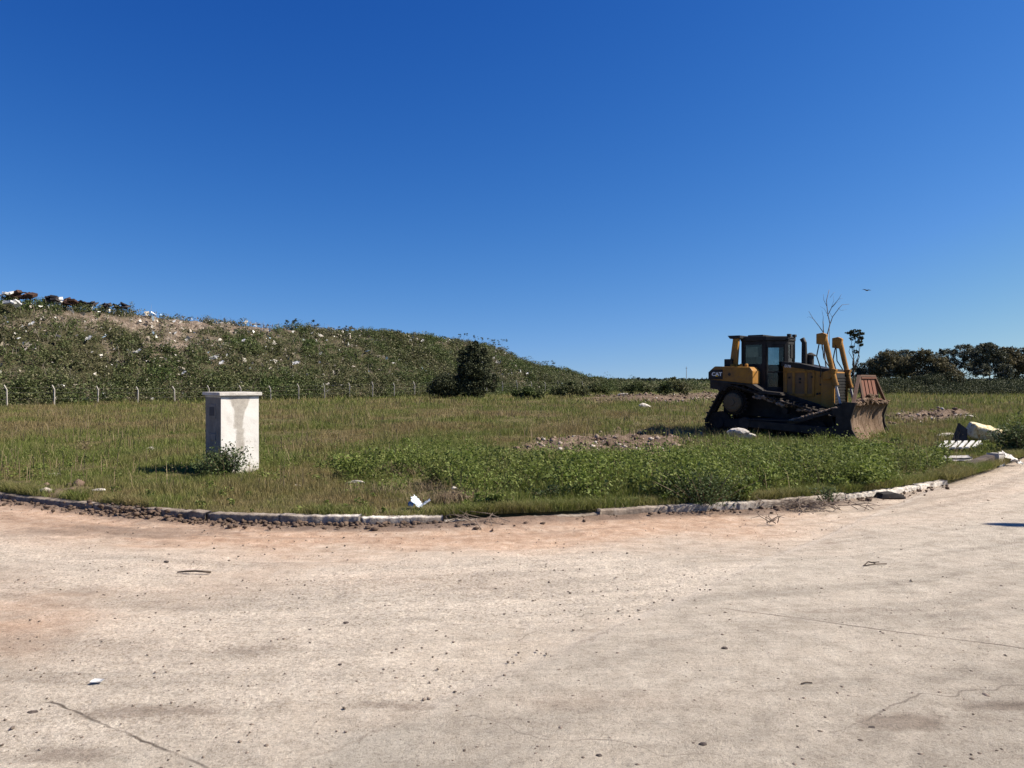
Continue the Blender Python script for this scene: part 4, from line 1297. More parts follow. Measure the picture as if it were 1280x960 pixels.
# ------------------------------------------------------------------ wire fence at the foot of the mound
fe = empty('wire_fence', (F0[0], F0[1], 0))
tag(fe, 'thin pale concrete posts with bent tops and wires at the mound foot', 'fence')
def post_bm(h):
    b = MB()
    b.bar((0, 0, -.6), (0, 0, h - .24), .08, .08, up=(1, 0, 0), bev=.01); b.bar((0, 0, h - .26), (-.10, -.11, h), .07, .07, up=(1, 0, 0), bev=.01)
    return b
src = None
tops = []
for k in range(-7, 25):
    t = k * FS
    x, y = F0 + FD * t
    hh = EYE + (y / F) * -13.5 if k >= 0 else None
    z = float(zf(x, y))
    if src is None:
        src = post_bm(1.25).build('post', M['palepost'] if 'palepost' in M else simple('pale_post', (.26, .24, .21), (.44, .41, .37), 3), fe)
        o = src
    else:
        o = src.copy(); COL.objects.link(o); o.parent = fe
    o.location = (x - F0[0], y - F0[1], z)
    o.rotation_euler = (random.uniform(-.04, .04), random.uniform(-.04, .04), random.uniform(-.2, .2))
    s_ = random.uniform(.92, 1.12) * (.86 + .0045 * y)
    o.scale = (1, 1, s_)
    tops.append((x - F0[0], y - F0[1], z, s_))
WIRE = simple('wire', (.16, .15, .14), metal=.4)
for hz in (.45, .8, 1.1):
    b = MB(); b.tube([(a[0], a[1], a[2] + hz * a[3]) for a in tops], .006, 4, cap=False); b.build('wire', WIRE, fe)

# ------------------------------------------------------------------ trees
def limb_points(base, top, wob, n=6):
    pts = []
    for i in range(n + 1):
        f = i / n
        pts.append(Vector(base).lerp(Vector(top), f) + Vector((random.uniform(-1, 1), random.uniform(-1, 1), 0)) * wob * math.sin(f * math.pi))
    return pts
def tree(name, label, cat, X, Y, H, lobes, mat, bark, leaf=.22, nleaf=2600, trunk_r=.14, group=None, zb=None, lean=0.0, hollow=.55, rxs=1.0, up=.3):
    """lobes: (dx, dz as fraction of H, rx, rz as fraction of H, weight)"""
    z0 = float(zf(X, Y)) - .1 if zb is None else zb
    root = empty(name, (X, Y, z0))
    tag(root, label, cat, group)
    tb = MB()
    fork = Vector((lean * .4, 0, H * .38))
    tb.tube(limb_points((0, 0, 0), fork, .05 * H * .3, 5), [trunk_r * (1 - .09 * i) for i in range(6)], 7)
    V = []
    for (dx, dz_, rx_, rz_, w) in lobes:
        rx_ *= rxs
        dy = random.uniform(-.5, .5) * rx_ * H
        c = Vector((dx * H + lean * dz_, dy, dz_ * H))
        tb.tube(limb_points(fork if dz_ > .42 else Vector((0, 0, H * dz_ * .55)), c, .04 * H, 4), [trunk_r * .5, trunk_r * .4, trunk_r * .3, trunk_r * .2, trunk_r * .08], 5)
        n = int(nleaf * w)
        # leaf tufts in the lobe's shell, with gaps
        nt = max(6, int(n / 30))
        d = rand_dirs(nt, .25)
        rad = (hollow + (1 - hollow) * rng.uniform(0, 1, nt) ** .6)[:, None]
        tc = np.array(c)[None] + d * rad * np.array([rx_ * H, rx_ * H * .9, rz_ * H])[None]
        for q in tc[: min(14, nt)]:
            tb.tube([c, (c + Vector(q)) / 2 + Vector((0, 0, -.02 * H)), Vector(q)], [trunk_r * .16, trunk_r * .10, trunk_r * .04], 4, cap=False)
        ii = rng.integers(0, nt, n)
        spread = min(rx_, rz_) * H * .155
        C = tc[ii] + rng.normal(size=(n, 3)) * spread * np.array([1.15, 1.15, .75])
        V.append(leaves(C, leaf * rng.uniform(.6, 1.4, n), .45, up))
    tb.build('trunk', bark, root, smooth=True)
    if V:
        v_, f_ = merge(V)
        link('crown', npmesh('crown', v_, f_), mat, root)
    return root

# big dark conifer and low dark bush at the mound foot
x, y = (592 - 640) / F * 76, 76.0
s_ = 76 / F
tree('conifer_tree', 'tall dark bushy conifer standing at the foot of the mound behind the wire fence', 'tree', x, y, 72 * s_,
     [(0, .86, .17, .12, .6), (-.10, .68, .20, .18, 1), (.12, .66, .19, .18, 1), (0, .5, .26, .2, 1.4), (-.14, .34, .18, .2, 1), (.14, .36, .2, .2, 1), (0, .18, .24, .18, 1.2), (-.2, .5, .12, .14, .4), (.22, .52, .12, .14, .4), (.19, .82, .07, .1, .3), (-.2, .80, .06, .09, .25), (.04, .97, .05, .06, .2), (-.33, .30, .10, .14, .4), (.34, .30, .10, .16, .4)],
     M['conifer'], M['bark'], .20, 2500, .16, hollow=.45, zb=-.25, up=0, rxs=.86)
x = (556 - 640) / F * 75.5
tree('dark_bush', 'low rounded dark bush left of the tall dark conifer', 'bush', x, 75.5, 36 * s_,
     [(0, .6, .42, .34, 1.2), (-.3, .4, .3, .34, 1), (.3, .42, .3, .34, 1), (0, .25, .5, .24, 1)], M['conifer'], M['bark'], .18, 2000, .07, hollow=.2, zb=-.3, up=0)

# shrubs and saplings on the mound
def on_hill(ppx, ppy_top_unused, n):
    u = (ppx - 640) / F
    Q = F0 + FN * n
    t = -(Q[0] - u * Q[1]) / (FD[0] - u * FD[1])
    X, Y = hill_xy(t, n)
    return float(X), float(Y), float(hill_z(np.array(t), np.array(float(n))))
SH = [(364, 14, 24, 'rounded green shrub on the mound ridge, leftmost of the three middle ridge shrubs', [(0, .55, .42, .32, 1), (.25, .75, .22, .18, .6), (-.3, .45, .2, .2, .4)]),
      (393, 14, 12, 'tiny upright shrub between two wider shrubs on the mound ridge', [(0, .6, .25, .35, 1)]),
      (432, 10, 24, 'wide low brownish shrub on the mound ridge, rightmost of the three middle ridge shrubs', [(0, .6, .6, .3, 1), (-.5, .55, .4, .25, .6), (.5, .55, .4, .25, .6)]),
      (578, 13, 8, 'wispy sapling with tufted top just above the dark conifer', [(-.2, .8, .2, .14, .5), (.2, .9, .2, .12, .4)]),
      (593, 13, 8, 'thin sapling with small tuft right above the dark conifer top', [(.1, .85, .22, .15, .5)]),
      (603, 13, 9, 'small sapling with two loose tufts right of the conifer top', [(-.1, .8, .22, .15, .5), (.3, .55, .2, .12, .3)]),
      (613, 15, 12, 'middle dark sapling of the ridge clump right of the conifer', [(0, .7, .35, .25, 1), (.2, .4, .25, .18, .5)]),
      (626, 19, 12, 'tallest spreading sapling at the right end of the ridge clump', [(.1, .8, .3, .16, .8), (-.25, .6, .3, .18, .8), (.25, .45, .2, .14, .4)]),
      (651, 14, 14, 'faint bare wispy sapling on the falling end of the mound', [(0, .45, .4, .15, .25)]),
      (683, 12, 20, 'flat topped shrub on the low right end of the mound', [(0, .6, .65, .3, 1), (.6, .35, .4, .3, .6)]),
      (705, 9, 16, 'sparse small shrub at the very right tip of the mound', [(0, .6, .6, .3, .6)]),
      (86, 15, 10, 'single thin upright sapling on the mound ridge beside the scrap heaps', [(0, .75, .16, .18, .25), (0, .4, .18, .12, .15)]),
      (222, 9, 9, 'tiny thin sprig on the mound ridge above the bare soil', [(0, .7, .2, .2, .2)]),
      (237, 8, 9, 'tiny forked sprig on the mound ridge right of the bare soil', [(0, .7, .25, .2, .2)])]
for i, (ppx, hpx, wpx, lab, lobes) in enumerate(SH):
    X, Y, Z = on_hill(ppx, 0, CRN + 1.0)
    Hh = (hpx + 4) * Y / F
    tree('ridge_shrub', lab, 'shrub', X, Y, Hh, lobes, M['hedge'] if i not in (2, 8) else M['browntree'], M['bark'], .13, 340 if wpx > 15 else 190, .035, 'shrubs along the mound ridge', zb=Z - .25)

# bare tree behind the bulldozer
def bare_tree():
    Y = 62.0; X = (1038 - 640) / F * Y; s = Y / F
    root = empty('bare_tree', (X, Y, float(zf(X, Y)) - .1))
    tag(root, 'leafless thin tree with forked grey branches rising behind the bulldozer', 'tree')
    b = MB()
    def pp(px, py, dy=0): return ((px - 1038) * s, dy, EYE - (py - HY) * s - float(zf(X, Y)) + .1)
    L = [([(1032, 500), (1033, 470), (1031, 445), (1030, 415), (1028, 402)], .075), ([(1030, 418), (1024, 408), (1016, 398), (1011, 389)], .035),
         ([(1031, 440), (1033, 420), (1037, 405), (1034, 392), (1032, 376), (1037, 362)], .055), ([(1037, 408), (1041, 396), (1048, 385), (1053, 381), (1062, 380)], .035),
         ([(1034, 395), (1040, 384), (1048, 374), (1051, 368)], .030), ([(1033, 384), (1029, 375), (1028, 368)], .020), ([(1040, 384), (1046, 378), (1051, 376)], .016),
         ([(1041, 397), (1036, 388)], .015), ([(1028, 404), (1029, 396), (1027, 388)], .022), ([(1016, 398), (1012, 396), (1008, 397)], .014), ([(1048, 385), (1052, 388), (1058, 387)], .012),
         ([(1031, 445), (1026, 434), (1025, 426)], .03), ([(1037, 372), (1042, 366), (1045, 365)], .013), ([(1034, 392), (1030, 386), (1026, 383)], .014), ([(1048, 374), (1053, 373)], .012),
         ([(1038, 500), (1040, 470), (1037, 440), (1037, 408)], .05), ([(1040, 384), (1042, 376), (1042, 369)], .012)]
    for pts, r in L:
        q = [pp(a, c, random.uniform(-.15, .15)) for a, c in pts]
        n = len(q)
        b.tube(q, [r * (1 - .65 * i / max(1, n - 1)) for i in range(n)], 6)
    b.build('trunk', simple('grey_bark', (.10, .09, .08), (.19, .17, .155), 3), root, smooth=True)
bare_tree()

# tall thin pine and the tree line on the right
Yt = 105.0; st_ = Yt / F
def rt(name, label, px, top, mat, bark, lobes, leaf=.30, nl=2600, r=.16, Y=Yt, hollow=.45, cat='tree', base=None, group='trees of the line beyond the field'):
    s = Y / F
    X = (px - 640) / F * Y
    z0 = float(zf(X, Y)) - .1
    H = EYE - (top - HY) * s - z0
    return tree(name, label, cat, X, Y, H, lobes, mat, bark, leaf, nl, r, group, hollow=hollow, rxs=.82)
rt('pine_tree', 'tall slender pine with small umbrella tuft just right of the bulldozer cylinders', 1068, 411, M['conifer'], M['bark'],
   [(0, .965, .10, .022, .55), (-.07, .935, .075, .022, .4), (.08, .925, .075, .022, .4), (.0, .90, .10, .025, .5), (.09, .86, .06, .03, .35), (-.04, .85, .06, .02, .25), (.06, .80, .06, .025, .3), (.10, .76, .04, .02, .15), (-.03, .73, .04, .02, .15), (.03, .66, .05, .03, .2)], .15, 2600, .10, 95.0)
TL = [(1086, 447, 'euca', 'grey green tree partly hidden behind the slender pine', [(0, .7, .35, .25, 1), (-.3, .55, .25, .2, .7), (.25, .5, .3, .25, .8), (0, .3, .4, .22, .9)]),
      (1112, 437, 'browntree', 'rounded olive tree with pale trunk, first full crown right of the slender pine', [(0, .8, .3, .18, 1), (-.25, .62, .25, .22, 1), (.28, .62, .28, .2, 1), (0, .5, .3, .2, .8), (.35, .4, .2, .15, .4)]),
      (1131, 436, 'euca', 'dark round crowned tree squeezed between two olive trees', [(0, .8, .28, .17, 1), (.2, .62, .25, .22, 1), (-.2, .6, .2, .2, .7), (0, .35, .3, .2, .7)]),
      (1156, 436, 'browntree', 'broad brownish olive tree beside the gap of sky', [(-.05, .85, .22, .14, .8), (.2, .68, .3, .2, 1), (-.3, .66, .26, .2, 1), (.1, .42, .42, .22, 1.2), (.38, .45, .22, .16, .5)]),
      (1180, 452, 'browntree', 'lower olive tree filling the dip under the gap of sky', [(0, .75, .4, .22, 1), (.2, .45, .4, .3, 1), (-.3, .45, .3, .25, .7)]),
      (1201, 430, 'euca', 'large open grey crowned tree just right of the gap of sky', [(0, .86, .26, .13, .8), (-.24, .74, .2, .16, .8), (.22, .76, .2, .15, .8), (-.42, .84, .07, .06, .18), (-.35, .58, .2, .14, .6), (.05, .56, .25, .13, .6), (.32, .52, .2, .14, .6), (-.2, .40, .22, .1, .4)]),
      (1237, 428, 'euca', 'tallest dense dark crowned tree of the right end', [(0, .88, .24, .11, 1.1), (-.18, .74, .2, .14, .8), (.2, .72, .2, .15, 1), (0, .58, .25, .14, .8), (.25, .45, .2, .14, .6), (-.2, .45, .2, .13, .5)]),
      (1262, 433, 'browntree', 'brown tinged tree near the right edge of the photo', [(0, .86, .26, .13, 1), (-.2, .66, .25, .18, 1), (.22, .62, .25, .2, 1), (0, .42, .3, .18, .8)]),
      (1285, 432, 'euca', 'open crowned tree cut by the right edge of the photo', [(0, .86, .26, .13, 1), (-.22, .7, .25, .16, .9), (.22, .66, .25, .18, 1), (0, .45, .3, .18, .8)]),
      (1310, 434, 'euca', 'open crowned tree outside the right edge of the photo', [(0, .86, .26, .13, 1), (-.22, .7, .25, .16, .9), (.22, .66, .25, .18, 1), (0, .45, .3, .18, .8)])]
for k, (px_, top, mk, lab, lobes) in enumerate(TL):
    rt('eucalyptus_tree' if mk == 'euca' else 'olive_green_tree', lab, px_, top, M[mk], M['palebark'] if k in (1, 5, 6) else M['bark'], lobes, .24, 2700 if k != 5 else 2100, .15, Yt + random.uniform(-4, 6), hollow=.45)
# undergrowth along the tree line
def hedge_cloud(pxs, tops, base, Y, n, ls, width=4.0):
    px_ = rng.uniform(pxs[0], pxs[-1], n)
    top = np.interp(px_, pxs, tops)
    dy = rng.uniform(-width, width, n)
    X = (px_ - 640) / F * Y; YY = Y + dy
    s = Y / F
    ztop = EYE - (top - HY) * s + (fbm(px_ * .08, dy * .4, 170) - .5) * 2.2
    z0 = zf(X, YY) - .1
    q = rng.uniform(0, 1, n) ** .7
    z = z0 + (ztop - z0) * q * (1 - (dy / width) ** 2 * .4)
    lump = vnoise(X * .9, z * 1.1, 171)
    lump = .6 * lump + .4 * vnoise(X * 2.2, z * 2.5, 172)
    k = rng.uniform(0, 1, n) < np.clip((lump - .25) * 2.2, .06, 1)
    return leaves(np.stack([X, YY, z], 1)[k], ls * rng.uniform(.6, 1.4, int(k.sum())), .5, .3)
V, fs = merge([hedge_cloud([1060, 1100, 1160, 1220, 1300, 1340], [470, 474, 468, 470, 474, 474], 0, 100, 70000, .16), hedge_cloud([1160, 1220, 1340], [484, 480, 482], 0, 92, 26000, .14, 2.0)])
tag(link('undergrowth', npmesh('undergrowth', V, fs), M['hedge']), 'dark mass of undergrowth below the tree line at the right', 'undergrowth', kind='stuff')

# scrubland in the middle distance and the far wood on the horizon
parts = []
for (Y, t0, t1, n, ls) in ((150, 488, 482, 9000, .5), (230, 484, 478, 9000, .8), (420, 478.5, 475.5, 9000, 1.5)):
    parts.append(hedge_cloud([560, 700, 760, 900, 1100, 1400], [t1, t1 + 1, t1 + 1, t1, t1, t1], 0, Y, n, ls, Y * .12))
V, fs = merge(parts)
tag(link('scrub', npmesh('scrub', V, fs), M['hillveg']), 'low dull green scrub covering the flat land beyond the mound', 'scrub', kind='stuff')
V, fs = merge([hedge_cloud(list(np.linspace(-200, 1500, 60)), list(473.5 + rng.normal(size=60) * .5), 0, 900, 26000, 4.0, 30)])
tag(link('far_wood', npmesh('far_wood', V, fs), M['farwood']), 'thin dark line of woods on the horizon', 'wood', kind='stuff')
BU = [(842, 472, 498, 78, 'round green bush left of the bulldozer in front of the horizon', [(0, .6, .5, .3, 1), (.4, .45, .4, .3, .8), (-.4, .4, .4, .3, .8), (0, .85, .2, .15, .3)]),
      (797, 476, 494, 95, 'wide low bush midway between the mound end and the bulldozer', [(0, .6, .6, .35, 1), (.6, .4, .5, .35, .8), (-.7, .4, .5, .35, .8)]),
      (745, 478, 496, 88, 'broad bush touching the right end of the mound', [(0, .6, .6, .35, 1), (.6, .4, .5, .35, .8), (-.7, .5, .6, .35, .8)]),
      (712, 476, 503, 76, 'lush green bush at the foot of the low mound end', [(0, .6, .5, .35, 1), (.6, .4, .45, .35, .8), (-.6, .4, .5, .35, .8)]),
      (660, 484, 503, 72, 'spreading bush right of the conifer along the fence foot', [(0, .6, .5, .35, 1), (.7, .4, .5, .35, .8), (-.7, .4, .5, .35, .8)])]
for (px_, top, bot, Y, lab, lobes) in BU:
    s = Y / F; X = (px_ - 640) / F * Y
    z0 = float(zf(X, Y)) - .2
    tree('field_bush', lab, 'bush', X, Y, EYE - (top - HY) * s - z0, lobes, M['hillveg'], M['bark'], .17, 1700, .05, 'bushes on the far side of the field', hollow=.2)
# distant mast
X = (858 - 640) / F * 700
b = MB(); b.tube([(0, 0, 0), (0, 0, 14)], [.35, .2], 6); b.bar((-.9, 0, 12.5), (.9, 0, 12.5), .3, .3)
o = b.build('mast', simple('mast_grey', (.3, .32, .34))); o.location = (X, 700, 0)
tag(o, 'tiny thin mast on the horizon just left of the bulldozer', 'mast')

# ------------------------------------------------------------------ scrap on the ridge
SCR = [(6, 377, 14, 7, 'white', 'white appliance like scrap at the far left of the ridge'), (28, 374, 34, 10, 'rust', 'long dark rusty scrap heap, leftmost dark heap on the ridge'),
       (12, 386, 26, 8, 'white', 'bent white sheet lying just below the ridge at the left edge'), (64, 378, 18, 8, 'dark', 'dark scrap lump left of the white sheet on the ridge'),
       (74, 379, 8, 9, 'white', 'small curled white sheet between two dark scrap lumps'), (86, 379, 20, 7, 'rust', 'brown scrap lump right of the curled white sheet'),
       (108, 381, 26, 4, 'dark', 'low thin frame of scrap lying along the ridge'), (154, 385, 20, 6, 'dark', 'dark angular scrap lump, rightmost on the ridge'),
       (135, 383, 12, 4, 'dark', 'small dark scrap lump beside the rightmost ridge scrap')]
SM = {'white': simple('white_scrap', (.40, .40, .40), (.62, .62, .61), 2), 'rust': simple('rust_scrap', (.025, .016, .013), (.095, .048, .032), 2.5), 'dark': simple('dark_scrap', (.018, .018, .022), (.07, .06, .06), 2.5)}
for k, (px_, py_, w, h, mk, lab) in enumerate(SCR):
    X, Y, Z = on_hill(px_, 0, CRN + (.6 if k != 2 else -1.2))
    s = Y / F; W_ = w * s; Hh = h * s
    rr = random.Random(k)
    b = MB()
    for q in range(9 if mk != 'white' else 3):
        cx = rr.uniform(-.4, .4) * W_; cz = rr.uniform(.1, .7) * Hh
        L = rr.uniform(.2, .5) * W_
        mt = Matrix.Translation((cx, rr.uniform(-.3, .3), cz)) @ Matrix.Rotation(rr.uniform(-.5, .5), 4, 'Y') @ Matrix.Rotation(rr.uniform(-.6, .6), 4, 'X')
        b.box(-L / 2, L / 2, -.35, .35, -Hh * rr.uniform(.06, .25), Hh * rr.uniform(.06, .25), .03, mt)
    if mk != 'white':
        b.tube([(-W_ * .4, 0, Hh * .3), (-W_ * .2, 0, Hh * .95), (W_ * .1, .1, Hh * .9), (W_ * .42, 0, Hh * .4)], .05, 6)
        b.rock((W_ * .1, 0, Hh * .35), Hh * .5, k, 2, squash=(W_ / Hh * .55, .8, .8))
    o = b.build('scrap_heap', SM[mk], jitter=.03)
    o.location = (X, Y, Z + .55)
    tag(o, lab, 'scrap', 'scrap lying along the mound ridge')

# brighter single pieces of rubbish on the slope
def sheet(name, pts, mat, th=.01, crumple=.02, n=7):
    """thin crumpled sheet from a 4-corner outline (local coords)"""
    p = [np.array(q, float) for q in pts]
    V = []; Fq = []
    for s_ in (0, 1):
        for i in range(n + 1):
            for j in range(n + 1):
                a = i / n; c_ = j / n
                q = p[0] * (1 - a) * (1 - c_) + p[1] * a * (1 - c_) + p[2] * a * c_ + p[3] * (1 - a) * c_
                r_ = np.array([vnoise(i * 1.3, j * 1.7, 5), vnoise(i * 1.9, j * 1.1, 6), vnoise(i * 1.1, j * 1.4, 7)]) - .5
                V.append(q + r_ * crumple * 2 - np.array([0, 0, th * s_]))
    m_ = (n + 1) ** 2
    for i in range(n):
        for j in range(n):
            a = i * (n + 1) + j; q = (a, a + n + 1, a + n + 2, a + 1)
            Fq.append(q); Fq.append(tuple(m_ + z for z in q[::-1]))
    ed_ = [i * (n + 1) for i in range(n + 1)] + [n * (n + 1) + j for j in range(1, n + 1)] + [i * (n + 1) + n for i in range(n - 1, -1, -1)] + [j for j in range(n - 1, 0, -1)]
    for a, c_ in zip(ed_, ed_[1:] + ed_[:1]): Fq.append((a, c_, m_ + c_, m_ + a))
    return link(name, npmesh(name, V, np.array(Fq)), mat)
WB = simple('white_plastic', (.42, .42, .41), (.66, .66, .65), 6, .5)
for (px_, py_, w, h, lab) in ((35, 410, 9, 6, 'pale scrap below the left ridge scrap'), (106, 428, 10, 7, 'bright white sheet in the weeds below the bare soil, left one'), (168, 444, 8, 7, 'white triangular scrap halfway down the slope'),
                              (225, 471, 7, 5, 'lone white bag low on the slope above the pillar'), (262, 452, 15, 5, 'long white strip of plastic upper right of the pillar'), (272, 458, 8, 6, 'white crumpled bag right above the pillar'),
                              (300, 430, 6, 5, 'small white bag near the upper slope right of the soil'), (396, 446, 6, 5, 'white bag in the middle of the mound slope'), (524, 429, 5, 4, 'white speck of rubbish near the ridge left of the conifer'),
                              (599, 457, 3, 6, 'narrow white scrap caught beside the dark conifer'), (655, 470, 4, 3, 'small white scrap on the right part of the slope'), (365, 458, 12, 4, 'flat white strip low in the middle of the slope')):
    # march the view ray onto the mound
    u = (px_ - 640) / F
    best = None
    for Y in np.arange(50, 130, .25):
        x = u * Y
        n_ = (x - F0[0]) * FN[0] + (Y - F0[1]) * FN[1]; t_h = (x - F0[0]) * FD[0] + (Y - F0[1]) * FD[1]
        if n_ > 0 and float(hill_z(np.array(t_h), np.array(n_))) > EYE - (py_ - HY) / F * Y: best = (x, Y, t_h, n_); break
    if best is None: continue
    x, Y, t_h, n_ = best; s = Y / F
    pn = np.array([x, Y, EYE - (py_ - HY) / F * Y + .35]) - np.array([FN[0], FN[1], 0]) * .55
    w_ = w * s / 2 * .8; h_ = h * s / 2 * .8
    o = sheet('plastic_scrap', [(-w_, 0, -h_), (w_ * .8, -.1, -h_ * .7), (w_, .2, h_ * .8), (-w_ * .5, .35, h_)], WB, .02, .34 * w_)
    o.location = pn
    tag(o, lab, 'plastic scrap', 'white rubbish on the mound slope')

# ------------------------------------------------------------------ things lying in the field and on the road
def place(o, px_, py_, z=None, rz=0.0):
    x, y, _ = P(px_, py_, .05)
    o.location = (x, y, float(zf(x, y)) if z is None else z)
    o.rotation_euler.z = rz
    return o
def rock_obj(name, px_, py_, size, label, squash=(1.3, .8, .5), mat=None, seed=1, sink=.0, z=None, cat='rock', rz=0):
    o = MB().rock((0, 0, size * squash[2] * .55), size, seed, 3, squash=squash).build(name, mat or M['stone'], smooth=False)
    place(o, px_, py_, z, rz); o.location.z -= sink
    return tag(o, label, cat)
# white boulder against the dozer track
x, y, _ = P(921, 545, -.1)
o = MB().rock((0, 0, .20), .42, 4, 3, squash=(1.45, .7, .72)).rock((.55, -.05, .08), .26, 8, 3, squash=(1.3, .8, .6)).build('white_boulder', simple('chalky_stone', (.30, .27, .24), (.54, .51, .47), 7, .9, bump=.8, bs=18))
o.scale = (.58, .58, .58); o.location = (6.62, 22.45, float(zf(6.6, 22.5)) + .12)
tag(o, 'large chalky white boulder lying against the rear of the bulldozer track', 'rock')
rock_obj('pale_rock', 190, 560, .13, 'pale oblong rock in the grass left of the pillar', (1.3, .7, .6), M['stone'], 3)
rock_obj('pale_rock', 443, 608, .14, 'flat tan rock in the grass right of the pillar near the kerb', (1.2, .8, .35), M['stone'], 5)
rock_obj('pale_rock', 68, 597, .09, 'small flat whitish rock in the grass near the left edge', (1.4, .8, .4), M['stone'], 6)
rock_obj('pale_rock', 122, 618, .08, 'small pale rock on the verge just behind the left kerb', (1.4, .8, .4), M['stone'], 7)
rock_obj('pale_rock', 372, 612, .06, 'small white rock right of the pillar beside the dry twig', (1.2, .8, .5), M['stone'], 9)
rock_obj('pale_rock', 806, 507, .42, 'whitish rock in front of the rubble near the horizon', (1.2, .8, .6), M['stone'], 10)
rock_obj('pale_rock', 777, 497, .5, 'pale lump in the far rubble, left of the whitish rock', (1.3, .8, .5), M['stone'], 11)
rock_obj('pale_rock', 1212, 521, .20, 'flat white rock in the far grass above the slatted panel', (1.5, .8, .4), M['stone'], 12)
rock_obj('pale_rock', 1186, 548, .28, 'pale flat slab just left of the leaning dark board', (1.4, .8, .3), M['stone'], 13)
rock_obj('pale_rock', 797, 557, .10, 'small bright stone on the bare earth left of the bulldozer', (1.2, .8, .6), M['stone'], 14)
rock_obj('pale_rock', 568, 621, .045, 'egg sized white stone on the small earth heap by the kerb', (1.1, .9, .8), M['stone'], 15)
rock_obj('pale_rock', 532, 641, .05, 'small white stone in the gutter below the plastic bag', (1.1, .9, .8), M['stone'], 16, z=.0)

# torn white and blue plastic bag on the verge
x, y, _ = P(525, 636, .12)
bgm = Mat('bag_plastic', .45, .4); v = bgm.coord('Object'); bgm.color(bgm.ramp(bgm.noise(v, 16, 4), [(.42, (.60, .61, .62)), (.5, (.26, .38, .50)), (.56, (.56, .57, .58)), (.66, (.10, .12, .15))]))
a = sheet('plastic_bag', [(-.14, 0, .10), (0, -.07, .005), (.02, .10, .03), (-.10, .12, .14)], bgm.m, .004, .02, 8)
c2 = sheet('tmp', [(0, -.07, .005), (.13, .0, .085), (.11, .08, .10), (.02, .10, .03)], bgm.m, .004, .015, 8)
c3 = sheet('tmp', [(-.17, .0, .03), (-.10, -.03, .01), (-.09, .03, .05), (-.15, .05, .07)], bgm.m, .004, .01, 6)
def join(o, others):
    bmx = bmesh.new(); bmx.from_mesh(o.data)
    for q in others:
        bmx.from_mesh(q.data); bpy.data.objects.remove(q)
    bmx.to_mesh(o.data); bmx.free()
join(a, [c2, c3])
a.location = (x, y + .05, float(zf(x, y)) + .03)
tag(a, 'torn white and blue plastic bag lying just behind the kerb', 'plastic bag')

# slatted white panel lying in the grass
x, y, _ = P(1188, 571, -.05)
gzp = float(zf(x, y))
sp_ = empty('slatted_panel', (x, y, gzp + .13), R(4)); sp_.scale = (.85, .85, .85)
tag(sp_, 'flat white panel of six parallel slats lying in the grass', 'slatted panel')
for k in range(6):
    b = MB()
    x0 = -.57 + k * .195
    t = bmesh.new()
    q = [(x0, -.32, -.04), (x0 + .105, -.32, -.04), (x0 + .76, .38, .07), (x0 + .655, .38, .07)]
    vs = [t.verts.new(p) for p in q] + [t.verts.new((p[0], p[1], p[2] + .035)) for p in q]
    for f in ((3, 2, 1, 0), (4, 5, 6, 7), (0, 1, 5, 4), (1, 2, 6, 5), (2, 3, 7, 6), (3, 0, 4, 7)): t.faces.new([vs[i] for i in f])
    b.add(t); b.build('slat', simple('white_slat', (.42, .42, .40), (.60, .59, .56), 9) if k == 0 else bpy.data.materials['white_slat'], sp_)
b = MB(); b.bar((-.52, -.22, -.055), (.56, -.22, -.055), .05, .04); b.bar((.02, .28, .02), (1.12, .28, .02), .05, .04); b.build('cross_batten', bpy.data.materials['white_slat'], sp_)

# leaning dark board and cream foam block
x, y, _ = P(1205, 554, -.05); gzp = float(zf(x, y))
t = bmesh.new()
q = [(-.24, .22, 0), (.14, -.14, 0), (.24, -.04, .46), (.04, .14, .62)]
vs = [t.verts.new(p) for p in q] + [t.verts.new((p[0] - .02, p[1] + .05, p[2])) for p in q]
for f in ((0, 1, 2, 3), (7, 6, 5, 4), (0, 4, 5, 1), (1, 5, 6, 2), (2, 6, 7, 3), (3, 7, 4, 0)): t.faces.new([vs[i] for i in f])
b = MB(); b.add(t); o = b.build('leaning_board', simple('dark_board', (.045, .038, .034), (.10, .085, .07), 5)); o.location = (11.55, 19.75, gzp - .04); o.scale = (.62, .8, .95)
tag(o, 'dark board propped upright against the cream foam block', 'board')
fm = Mat('cream_foam', .95, .1); v = fm.coord('Object')
fc_ = fm.ramp(fm.noise(v, 9, 6, .75), [(.35, (.42, .24, .10)), (.45, (.66, .56, .34)), (.62, (.80, .74, .58))])
fm.color(fc_).bump(fm.noise(v, 14, 6, .7), .9, .05)
b = MB(); b.box(-.45, .52, -.16, .20, -.16, .16, .07)
o = b.build('foam_block', fm.m, smooth=True, jitter=.012)
sb = o.modifiers.new('s', 'SUBSURF'); sb.levels = 2; sb.render_levels = 2
dm = o.modifiers.new('d', 'DISPLACE'); tx = bpy.data.textures.new('lump', 'CLOUDS'); tx.noise_scale = .18; dm.texture = tx; dm.strength = .10; dm.mid_level = .5
x, y, _ = P(1222, 553, -.05)
o.location = (12.35, 20.1, .36); o.rotation_euler = (.35, .26, .1); o.scale = (.95, 1.0, 1.2)
tag(o, 'cream coloured crumbling foam block with rusty stains in the grass', 'foam block')

